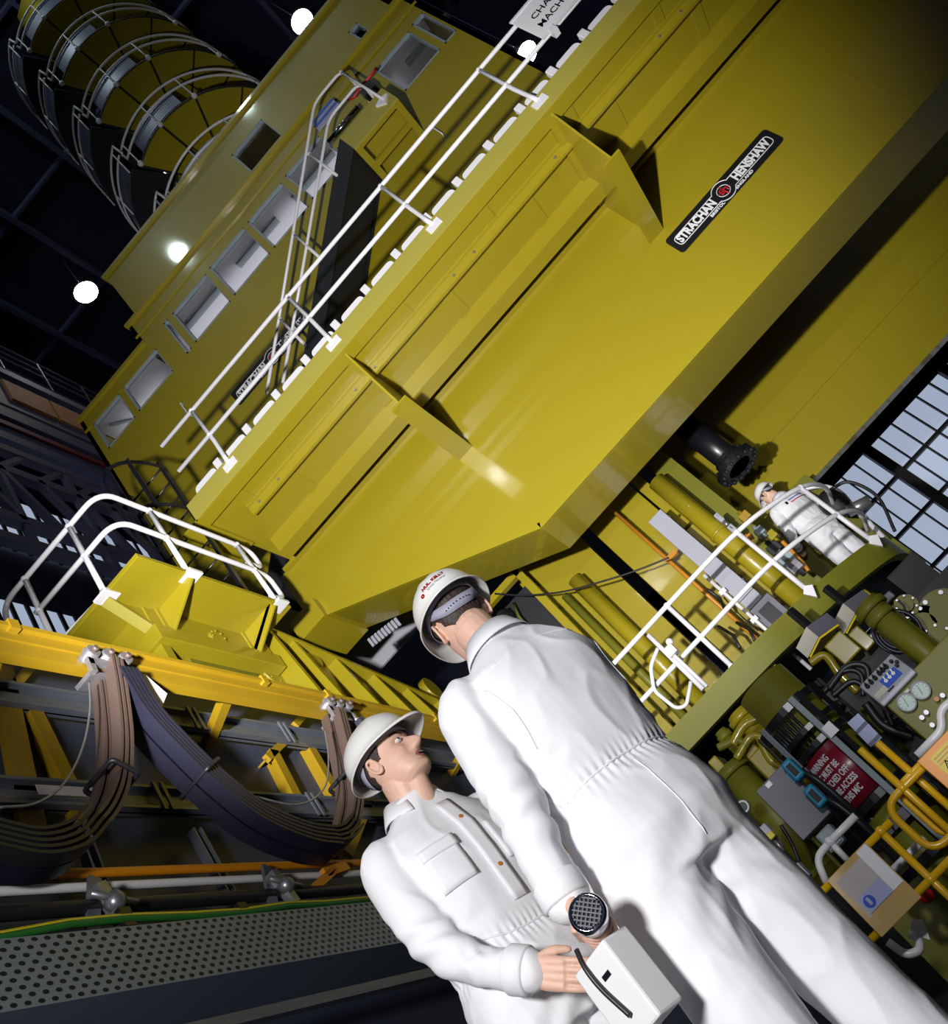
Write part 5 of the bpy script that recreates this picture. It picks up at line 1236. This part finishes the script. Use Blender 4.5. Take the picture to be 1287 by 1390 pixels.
def person(name, label, cx, cy, psi, k, head, arms, legs, belt=1.06, seed=1, res=(.0032,.0065), wr=.010, H=None, bulk=1.0, collar=True):
    th = math.radians(psi); f = Vector((-math.sin(th), math.cos(th), 0)); l = Vector((-math.cos(th), -math.sin(th), 0)); up = Vector((0,0,1))
    gz = head.get('ground', 0)
    P = lambda a, b, z: Vector((cx, cy, gz))+f*a*k+l*b*k+up*z*k
    hx, hy, hz = head['at']                                      # head centre (forward, left, up)
    hth = math.radians(head['yaw']+90)
    hs = head.get('scale', 1.0)*k
    M4 = Matrix.Translation(P(hx,hy,hz)) @ Matrix.Rotation(hth,4,'Z') @ Matrix.Rotation(math.radians(head['pitch']),4,'Y') @ Matrix.Rotation(math.radians(head.get('roll',0)),4,'X') @ Matrix.Scale(hs,4)
    # ---- skin body
    b = headmb(M4)
    for s in (1,-1): earmb(b, M4, s)
    nb = P(-.02,0,1.44); nt_ = M4 @ Vector((-.022,0,-.06))
    limb(b, [nb, nb.lerp(nt_,.5)+f*.004, nt_], [.072*k,.060*k,.061*k])
    jw = M4 @ Vector((.03,0,-.095)); limb(b, [nb+f*.03*k+up*.03*k, (nb+jw)*.5+f*.012*k, jw], [.05*k,.045*k,.03*k])
    sect(b, [(P(0,0,z), l*a*k, f*d*k) for z,a,d in ((.85,.14,.09),(1.0,.14,.09),(1.25,.16,.10),(1.42,.17,.10),(1.5,.10,.07))], 20)
    hands = []
    for A in arms:
        s = A['s']; sh = P(0, (A.get('sw',.2)-.03)*s, 1.42); pts = [P(*q) for q in A['p']]
        limb(b, [sh]+pts, [.047*k,.042*k,.028*k]+[.026*k]*(len(pts)-2))
        if A.get('hand'): A['hand'](b, pts)
    me = remesh(b, res[0], 3, .45)
    me.materials.append(M['skin']); me.materials.append(M['lips'])
    inv = M4.inverted()
    for p in me.polygons:
        q = inv @ p.center
        if q.x > .07 and abs(q.y) < .025 and (-.0905 < q.z < -.0625) and ((q.y/.025)**2+((q.z+.0765)/.0135)**2 < 1) : p.material_index = 1
    me.name = name
    body = bpy.data.objects.new(name, me); COL.objects.link(body); tag(body, label, 'person')
    # ---- eyes and brows
    for s in (1,-1):
        c = M4 @ Vector((.0795,.031*s,-.0005)); e = MB().add([c+(M4.to_3x3() @ Vector((v[0]*.0105,v[1]*.0135,v[2]*.0068))) for v in MB().ball((0,0,0),1,18).v], MB().ball((0,0,0),1,18).f, True).build('eye', M['eyew'], body)
        gd = (M4.to_3x3() @ Vector((head.get('gaze',1),head.get('gazey',0),head.get('gazez',0)+.0))).normalized()
        MB().ball(c+gd*.0080*hs,.0052*hs,12).build('iris', M['iris'], e)
        br = []
        for j in range(9):
            y = s*(.012+.037*j/8); z = .021+.006*math.sin(PI*(j/8)*.8); 
            t_ = math.asin(max(-1,min(1,y/.078)))
            p = headpt(z, t_*1.0); 
            best = min((headpt(z, q*.02*s) for q in range(0,60)), key=lambda v: abs(v.y-y)); br.append(M4 @ (best+Vector((.0015,0,0))))
        MB().tube(br, [.0015*hs+.0022*hs*math.sin(PI*(j+1)/10) for j in range(9)], 8).build('eyebrow', M['hair'], body)
    if head.get('mouth'):
        mo = M4 @ Vector((.0985,0,-.0765)); mb_ = MB().ball((0,0,0),1,14)
        MB().add([M4 @ Vector((.0935+v[0]*.006, v[1]*.017, -.0765+v[2]*.0042)) for v in mb_.v], mb_.f, True).build('open_mouth', M['mblack'], body)
        MB().add([M4 @ Vector((.0955+v[0]*.0045, v[1]*.013, -.0748+v[2]*.0022)) for v in mb_.v], mb_.f, True).build('teeth', M['eyew'], body)
    hairpart(M4, body)
    hat = helmet(M4, body, head.get('writing'))
    # ---- overalls
    c = MB(); B = bulk
    tors = [(.80,.19,.135,0),(.90,.212*B,.155*B,-.01),(.99,.205*B,.150*B,-.005),(belt,.186*B,.135*B,0),(1.14,.20*B,.143*B,-.005),(1.27,.212*B,.15*B,-.012),(1.38,.216*B,.147*B,-.018),(1.45,.195*B,.122*B,-.022),(1.50,.140,.098,-.02),(1.535,.095,.083,-.015),(1.565,.082,.08,-.01)]
    lean = head.get('lean', 0)
    sect(c, [(P(o_,0,z), l*a*k, f*d*k) for z,a,d,o_ in tors], 40, 2.5)
    for A in arms:
        s = A['s']; pts = [P(*q) for q in A['p']]; w = A.get('w', 1)
        sw = A.get('sw',.205); L = [P(-.012,(sw-.04)*s,1.44), P(-.01,sw*s,1.405)]+pts[:-1]+[pts[-1].lerp(pts[-2],.04)]
        R = [.066*k*w,.077*k*w]+[.066*k*w]+[.052*k*w]*(len(pts)-1)
        limb(c, L, R, 24)
    for G_ in legs:
        pts = [P(*q) for q in G_]
        limb(c, pts, [.125*k*B]+[.098*k*B]+[.080*k]*(len(pts)-2), 24)
    me = remesh(c, res[1], 6, .5)
    me.calc_loop_triangles()
    el = [P(*A['p'][0]) for A in arms]; cr = P(.02,0,.80)
    sc = []
    for v in me.vertices:
        p = v.co; n = v.normal
        d = cloth_noise(p, seed)*wr
        rel = p-Vector((cx,cy,0)); ang = math.atan2(rel.dot(l), rel.dot(f))
        zz = (p.z-gz)/k
        lat = abs(rel.dot(l))/k
        if lat < .24: d += .0022*math.sin(ang*46+2*noise.noise(p*9))*G(zz-belt,.032)-.004*G(zz-belt,.012)
        for e in el:
            t = (p-e).length/k
            if t < .2: d += .0055*math.sin((p.z-e.z)*95+rel.dot(f)*40+3*noise.noise(p*8))*G(t,.12)
        t = (p-cr).length/k
        if t < .3: d += .006*math.sin((p.z+abs(rel.dot(l))*.8)*60+2.5*noise.noise(p*6))*G(t,.17)
        arm = [A for A in arms]
        sc.append(n*d*k)
    for v, d in zip(me.vertices, sc): v.co += d
    me.materials.append(M['cloth']); me.name = 'overalls'
    ov = bpy.data.objects.new('overalls', me); link(ov, body)
    sm_ = ov.modifiers.new('s','SMOOTH'); sm_.iterations = 1; sm_.factor = .4
    bm = bmesh.new(); bm.from_mesh(me); bvh = BVHTree.FromBMesh(bm); bm.free()
    # cuffs
    for A in arms:
        pts = [P(*q) for q in A['p']]; d = (pts[-1]-pts[-2]).normalized(); e = pts[-1]
        MB().lathe([(.040*k,.004),(.053*k,-.0),(.0575*k,-.004),(.058*k,-.05),(.054*k,-.056)], e, d, 26).build('cuff', M['cloth'], ov)
    # collar
    if collar:
        rows = []; n = 40; open_ = head.get('collar_open', 28)
        for r_, z_ in ((.066,1.512),(.074,1.548),(.071,1.585),(.080,1.588),(.101,1.545),(.106,1.532)):
            row = []
            for j in range(n+1):
                a = math.radians(open_+(360-2*open_)*j/n); ca = math.cos(a)
                row.append(P(-.012+r_*1.02*ca, r_*1.05*math.sin(a), z_-.035*max(0,ca)**1.5+.006*max(0,-ca)))
            rows.append(row)
        vs = [v for r in rows for v in r]; fs = [(i*(n+1)+j,i*(n+1)+j+1,(i+1)*(n+1)+j+1,(i+1)*(n+1)+j) for i in range(len(rows)-1) for j in range(n)]
        q = MB().add(vs, fs, True).build('collar', M['cloth'], ov); s = q.modifiers.new('t','SOLIDIFY'); s.thickness = .0025
    # shoes
    for G_ in legs:
        a = P(*G_[-1]); 
        MB().tube(spline([a-f*.07+up*(.035-a.z+gz),a+f*.02+up*(.045-a.z+gz),a+f*.12+up*(.032-a.z+gz),a+f*.19+up*(.026-a.z+gz)],5),[.034]*5+[.044]*5+[.042]*5+[.026],14).build('shoe', M['black'], ov)
    R_ = Person(); R_.body, R_.ov, R_.bvh, R_.P, R_.f, R_.l, R_.M4 = body, ov, bvh, P, f, l, M4
    return R_
def surf(R, p, d):
    h = R.bvh.ray_cast(Vector(p)-Vector(d).normalized()*.5, Vector(d).normalized(), 1.2)
    return (h[0], h[1]) if h[0] is not None else (Vector(p), -Vector(d))
def seam(R, pts, d, name='seam', r=.0022, m='cloth', n=10, lift=.0):
    out = []
    for p in spline([Vector(q) for q in pts], n):
        q, nn = surf(R, p, d); out.append(q+nn*lift)
    return MB().tube(out, r, 6).build(name, M[m], R.ov)
def patch(R, c, x, y, d, w, h, name, nx=8, ny=8, th=.004, taper=0):
    vs = []; c = Vector(c); x = Vector(x).normalized(); y = Vector(y).normalized()
    for j in range(ny+1):
        for i in range(nx+1):
            q, nn = surf(R, c+x*w*(i/nx-.5)*(1-taper*(1-j/ny))+y*h*(j/ny-.5), d); vs.append(q-Vector(d).normalized()*th)
    fs = [(j*(nx+1)+i,j*(nx+1)+i+1,(j+1)*(nx+1)+i+1,(j+1)*(nx+1)+i) for j in range(ny) for i in range(nx)]
    o = MB().add(vs, fs, True).build(name, M['cloth'], R.ov); s = o.modifiers.new('t','SOLIDIFY'); s.thickness = .006; s.offset = 0
    return o
def fist(axis0, axis, palm_dir, sgn=1, grip=.022, k=1.0):
    """hand closed round a handle: returns a function adding palm, four fingers and a thumb to the body shell"""
    def add(mb, pts):
        az = Vector(axis).normalized(); u = Vector(palm_dir); u = (u-az*u.dot(az)).normalized(); w = az.cross(u)*sgn
        o = Vector(axis0); wrist = pts[-1]
        pc = o+u*(grip+.016)
        P, R = smoothpath([wrist, wrist.lerp(pc-w*.03,.55), pc-w*.012, pc+w*.022], [.027,.031,.030,.022], 5)
        for off in (-.026,-.009,.009,.026): mb.tube([p+az*off*min(1,.5+i*.05) for i,p in enumerate(P)], [r*.62 for r in R], 12)
        for i, (off, L, rr) in enumerate(((-.031,.90,.0085),(-.0105,1.0,.0092),(.0105,.97,.0092),(.031,.85,.0086))):
            R0 = grip+.0085; pl = []
            for j in range(9):
                a = .35+j/8*3.55*L
                pl.append(o+az*(off+.002*math.sin(a))+u*R0*math.cos(a)*(1.12 if j < 2 else 1)+w*R0*math.sin(a))
            mb.tube(pl, [rr*1.08]*3+[rr]*4+[rr*.9,rr*.8], 10); mb.ball(pl[-1], rr*.8, 8); mb.ball(pl[0], rr*1.15, 8)
        tp = [pc-w*.02+az*.03, o+u*grip*.9-w*(grip+.008)+az*.046, o-w*(grip+.010)+az*.040-u*.008, o-u*(grip+.008)-w*.006+az*.030]
        P, R = smoothpath(tp, [.014,.0125,.0105,.0085], 4); mb.tube(P, R, 10); mb.ball(P[-1], R[-1], 8)
    return add
def open_hand(fdir, pdir, k=1.0):
    """relaxed hanging hand, fingers slightly curled"""
    def add(mb, pts):
        d = (pts[-1]-pts[-2]).normalized(); pn = Vector(pdir); pn = (pn-d*pn.dot(d)).normalized(); sd = d.cross(pn)
        w = pts[-1]
        for off in (-.026,-.009,.009,.026):
            P, R = smoothpath([w+sd*off*.5, w+d*.045+sd*off*.9, w+d*.095+sd*off], [.017,.0165,.012], 5); mb.tube(P, R, 12)
        for off, L, rr in ((-.030,.070,.0082),(-.010,.082,.0090),(.010,.086,.0092),(.030,.078,.0088)):
            b0 = w+d*.092+sd*off; P, R = smoothpath([b0, b0+d*L*.45+pn*.010, b0+d*L*.8+pn*.028, b0+d*L*.95+pn*.046], [rr*1.05,rr,rr*.92,rr*.8], 4); mb.tube(P, R, 10); mb.ball(P[-1], R[-1], 8)
        b0 = w+d*.02+sd*.024; P, R = smoothpath([b0, b0+d*.035+sd*.022+pn*.012, b0+d*.07+sd*.026+pn*.028], [.014,.012,.0085], 5); mb.tube(P, R, 10); mb.ball(P[-1], R[-1], 8)
    return add
# ------------------------------------------------------------------ the taller man, back to the camera
PRB = at(812,1258,Y=2.0)                                   # grip of the probe he holds
ax_p = (at(795,1236,Y=1.90)-PRB).normalized()
KR = 1.02; cR = (-.53, 2.28); psR = 48
_t = math.radians(psR); fR = Vector((-math.sin(_t),math.cos(_t),0)); lR = Vector((-math.cos(_t),-math.sin(_t),0))
def locR(p):
    d = Vector((p.x-cR[0], p.y-cR[1], 0)); return (d.dot(fR)/KR, d.dot(lR)/KR, p.z/KR)
wr_p = PRB+Vector((-.03,.03,.085)); wl = locR(wr_p)
mR = person('person', 'taller man in white overalls and white hard hat, his back to the camera', cR[0], cR[1], psR, KR,
    dict(at=(.03,.006,1.705), yaw=33, pitch=8, roll=-2, writing=True),
    [dict(s=1, p=[(-.02,.262,1.13),((wl[0]-.02)*.6,wl[1]*.5+.14,(wl[2]+1.13)*.5),wl], hand=fist(PRB, ax_p, (-.55,-.1,.45), 1)),
     dict(s=-1, sw=.165, p=[(.07,-.195,1.15),(.17,-.17,1.02),(.24,-.12,.98)], hand=open_hand((0,0,-1),(0,0,-1)), w=.95)],
    [[(0,.095,.88),(0,.12,.48),(-.02,.14,.09)],[(0,-.085,.88),(0,-.125,.48),(-.02,-.16,.09)]], seed=4, belt=1.07, wr=.011, bulk=.98)
P, f, l = mR.P, mR.f, mR.l
seam(mR, [P(-.3,.13,1.44),P(-.3,.05,1.455),P(-.3,-.05,1.455),P(-.3,-.13,1.44)], f, 'yoke_seam')
seam(mR, [P(-.3,.17,1.07),P(-.3,.08,1.075),P(-.3,-.08,1.075),P(-.3,-.17,1.07)], f, 'waist_seam', .003)
seam(mR, [P(-.3,.18,1.40),P(-.3,.165,1.30),P(-.3,.17,1.2)], f, 'armhole_seam')
seam(mR, [P(-.3,-.18,1.40),P(-.3,-.165,1.30),P(-.3,-.17,1.2)], f, 'armhole_seam')
seam(mR, [P(-.3,0,1.05),P(-.3,0,.95),P(-.3,0,.82)], f, 'back_seam')
# probe and meter box
pb = thing('hand_probe', 'round chrome grilled probe held in the taller man\'s left hand', 'probe', PRB)
pe = PRB+ax_p*.085
MB().lathe([(0,-.055),(.019,-.055),(.021,-.02),(.021,.03),(.034,.05),(.036,.062)], PRB, ax_p, 26).build('handle', mat('probe_tan',(.50,.36,.16,1),.35), pb)
hd = MB().lathe([(.0,.058),(.038,.058),(.041,.066),(.041,.092),(.038,.098),(.032,.098),(.031,.090),(0,.090)], PRB, ax_p, 32).build('head_ring', M['chrome'], pb)
gr = MB(); u_ = ax_p.orthogonal().normalized(); v_ = ax_p.cross(u_)
for i in range(-3,4):
    h_ = math.sqrt(max(0,.031**2-(i*.009)**2))
    gr.bar(PRB+ax_p*.097+u_*i*.009-v_*h_, PRB+ax_p*.097+u_*i*.009+v_*h_, .0028, .004, up=ax_p); gr.bar(PRB+ax_p*.096+v_*i*.009-u_*h_, PRB+ax_p*.096+v_*i*.009+u_*h_, .0018, .003, up=ax_p)
gr.build('grille', M['dgrey'], hd); MB().cyl(PRB+ax_p*.0895, PRB+ax_p*.0905, .0305, 28).build('dark_disc', M['black'], hd)
bx0 = at(812,1290,Y=1.98)
mb_ = thing('meter_box', 'white meter box with black strap under the taller man\'s hand', 'meter', bx0)
e1 = Vector((.87,-.45,0)).normalized(); e2 = Vector((.45,.87,0)).normalized()
o_ = bx0
def mbx(a0,a1,b0,b1,c0,c1): return MB().hexa([o_+e1*a+e2*b+Vector((0,0,c)) for c in (c0,c1) for a,b in ((a0,b0),(a1,b0),(a1,b1),(a0,b1))])
mbx(-.075,.06,-.03,.05,-.17,.0).build('case', M['white'], mb_, bevel=.006)
mbx(-.006,.022,-.0315,-.03,-.055,-.044).build('name_strip', M['black'], mb_)
MB().tube(spline([o_+e1*-.03+Vector((0,0,.03))+e2*-.02, o_+e1*-.025+e2*-.035+Vector((0,0,-.01)), o_+e1*-.02+e2*-.037+Vector((0,0,-.06)), o_+e1*-.0+e2*-.036+Vector((0,0,-.13))]), .006, 8).build('strap', M['rubber'], mb_)
# ------------------------------------------------------------------ the shorter man, looking up at him
KL = .985; cL = (-1.075, 2.46); psL = -122
mL = person('person', 'shorter man in white overalls and hard hat, looking up at the taller man', cL[0], cL[1], psL, KL,
    dict(at=(.03,.0,1.70), yaw=-96, pitch=-9, roll=0, mouth=True, gazez=.2, gazey=-.62, collar_open=34),
    [dict(s=-1, sw=.20, p=[(.05,-.215,1.14),(.15,-.185,1.0),(.22,-.15,.93)], w=.92, hand=open_hand((0,0,-1),(0,1,0))),
     dict(s=1, p=[(.02,.262,1.14),(.10,.25,1.02),(.17,.22,.93)], hand=open_hand((0,0,-1),(0,-1,0)))],
    [[(0,.095,.88),(.01,.11,.48),(-.02,.12,.09)],[(0,-.095,.88),(.01,-.11,.48),(-.02,-.12,.09)]], seed=11, belt=1.05, wr=.010)
P, f, l = mL.P, mL.f, mL.l
patch(mL, P(.3,.02,1.30), l, (0,0,1), -f, .052, .36, 'button_placket', 4, 14, .004)
patch(mL, P(.3,-.105,1.29), l, (0,0,1), -f, .105, .125, 'breast_pocket', 8, 8, .004)
patch(mL, P(.3,-.105,1.345), l, (0,0,1), -f, .112, .035, 'pocket_flap', 8, 4, .008)
patch(mL, P(.3,.12,1.29), l, (0,0,1), -f, .105, .125, 'breast_pocket', 8, 8, .004)
seam(mL, [P(.3,-.165,1.10),P(.3,-.08,1.06),P(.3,.02,1.05),P(.3,.14,1.06)], -f, 'waist_seam', .003)
for z in (1.40,1.22):
    q, n_ = surf(mL, P(.3,.02,z), -f); MB().cyl(q-f*.0+f*.006, q+f*.011, .006, 12).build('button', M['copper'], mL.ov)
# ------------------------------------------------------------------ the third man, up on the platform
m3c = at(1103,706,Y=10.95)
m3 = person('person', 'third man in white overalls standing on the round platform, seen from behind', m3c.x-.04, 10.95, 30, 1.045,
    dict(at=(.03,.03,1.70), yaw=58, pitch=14, ground=2.80),
    [dict(s=1, p=[(.0,.29,1.14),(.14,.27,1.05),(.26,.2,1.03)], hand=open_hand((0,0,-1),(0,0,-1))),
     dict(s=-1, p=[(.03,-.285,1.13),(.2,-.25,1.06),(.32,-.18,1.08)], hand=open_hand((0,0,-1),(0,0,-1)))],
    [[(0,.095,.88),(0,.11,.48),(-.02,.12,.09)],[(0,-.095,.88),(0,-.11,.48),(-.02,-.12,.09)]], seed=7, res=(.006,.010), wr=.012)
P, f, l = m3.P, m3.f, m3.l
for (b_,z,w_,h_,m,nm) in ((.10,1.385,.035,.04,'black','back_badge'),):
    q, n_ = surf(m3, P(-.3,b_,z), f); o = MB().box(-w_/2,w_/2,-.002,.002,-h_/2,h_/2)
    MB().hexa([q+n_*.004+l*a+Vector((0,0,c)) for c in (-h_/2,h_/2) for a in (-w_/2,w_/2)][:0] or [q+n_*.003+l*a+n_*bb+Vector((0,0,c)) for c in (-h_/2,h_/2) for a,bb in ((-w_/2,0),(w_/2,0),(w_/2,.003),(-w_/2,.003))]).build(nm, M[m], m3.ov)
for (z,m,w_) in ((1.40,'blue',.20),(1.36,'lred',.24)):
    pts = []
    for j in range(9):
        q, n_ = surf(m3, P(-.3,.06-w_*j/8,z), f); pts.append(q+n_*.004)
    MB().tube(pts, .006, 6).build('back_print', M[m], m3.ov)
# ================================================================== light
def spot(name, loc, target, power, size, blend, radius, col=(1,1,1)):
    l = bpy.data.lights.new(name, 'SPOT'); l.energy = power; l.spot_size = math.radians(size); l.spot_blend = blend; l.shadow_soft_size = radius; l.color = col
    o = bpy.data.objects.new(name, l); COL.objects.link(o); o.location = loc
    o.rotation_euler = (Vector(target)-Vector(loc)).to_track_quat('-Z', 'Y').to_euler(); return o
def area(name, loc, target, power, size, col=(1,1,1), sy=None):
    l = bpy.data.lights.new(name, 'AREA'); l.energy = power; l.size = size; l.color = col
    if sy: l.shape = 'RECTANGLE'; l.size_y = sy
    o = bpy.data.objects.new(name, l); COL.objects.link(o); o.location = loc
    o.rotation_euler = (Vector(target)-Vector(loc)).to_track_quat('-Z', 'Y').to_euler(); return o
spot('flash_head', (-1.2,.75,2.3), (-.4,8,6.9), 4500, 74, .7, .10)
spot('flash_umbrella', (-.75,-1.0,1.5), (-1.15,2.4,1.5), 510, 84, .8, .22)
spot('fill_right', (.9,-.4,3.0), (.6,7.5,2.4), 520, 66, .7, .12, (.95,.97,1))  # unseen fill lamp, added to brighten the machine and platform at right
for x, y in ((-4,-2),(2,0),(6,4),(-1,6)):
    l = bpy.data.lights.new('high_bay_light', 'POINT'); l.energy = 380; l.shadow_soft_size = .38; l.color = (.82,1,.93)
    o = bpy.data.objects.new('high_bay_light', l); COL.objects.link(o); o.location = (x, y, 33)
area('cab_light', (0, CY+1.2, zM-.7), (0, CY+1.2, zM), 22, 6, (.95,.95,1), 1.2)
area('cab_light', (xL+.9, CY+1.2, zL-.55), (xL+.9, CY+1.2, zL), 6, 1.2, (.95,.95,1), 1.2)
w = bpy.data.worlds.new('hall_air'); SC.world = w; w.use_nodes = True
w.node_tree.nodes['Background'].inputs['Color'].default_value = (.30,.36,.75,1); w.node_tree.nodes['Background'].inputs['Strength'].default_value = .085
SC.view_settings.view_transform = 'Standard'; SC.view_settings.look = 'None'; SC.view_settings.exposure = 0; SC.view_settings.gamma = 1
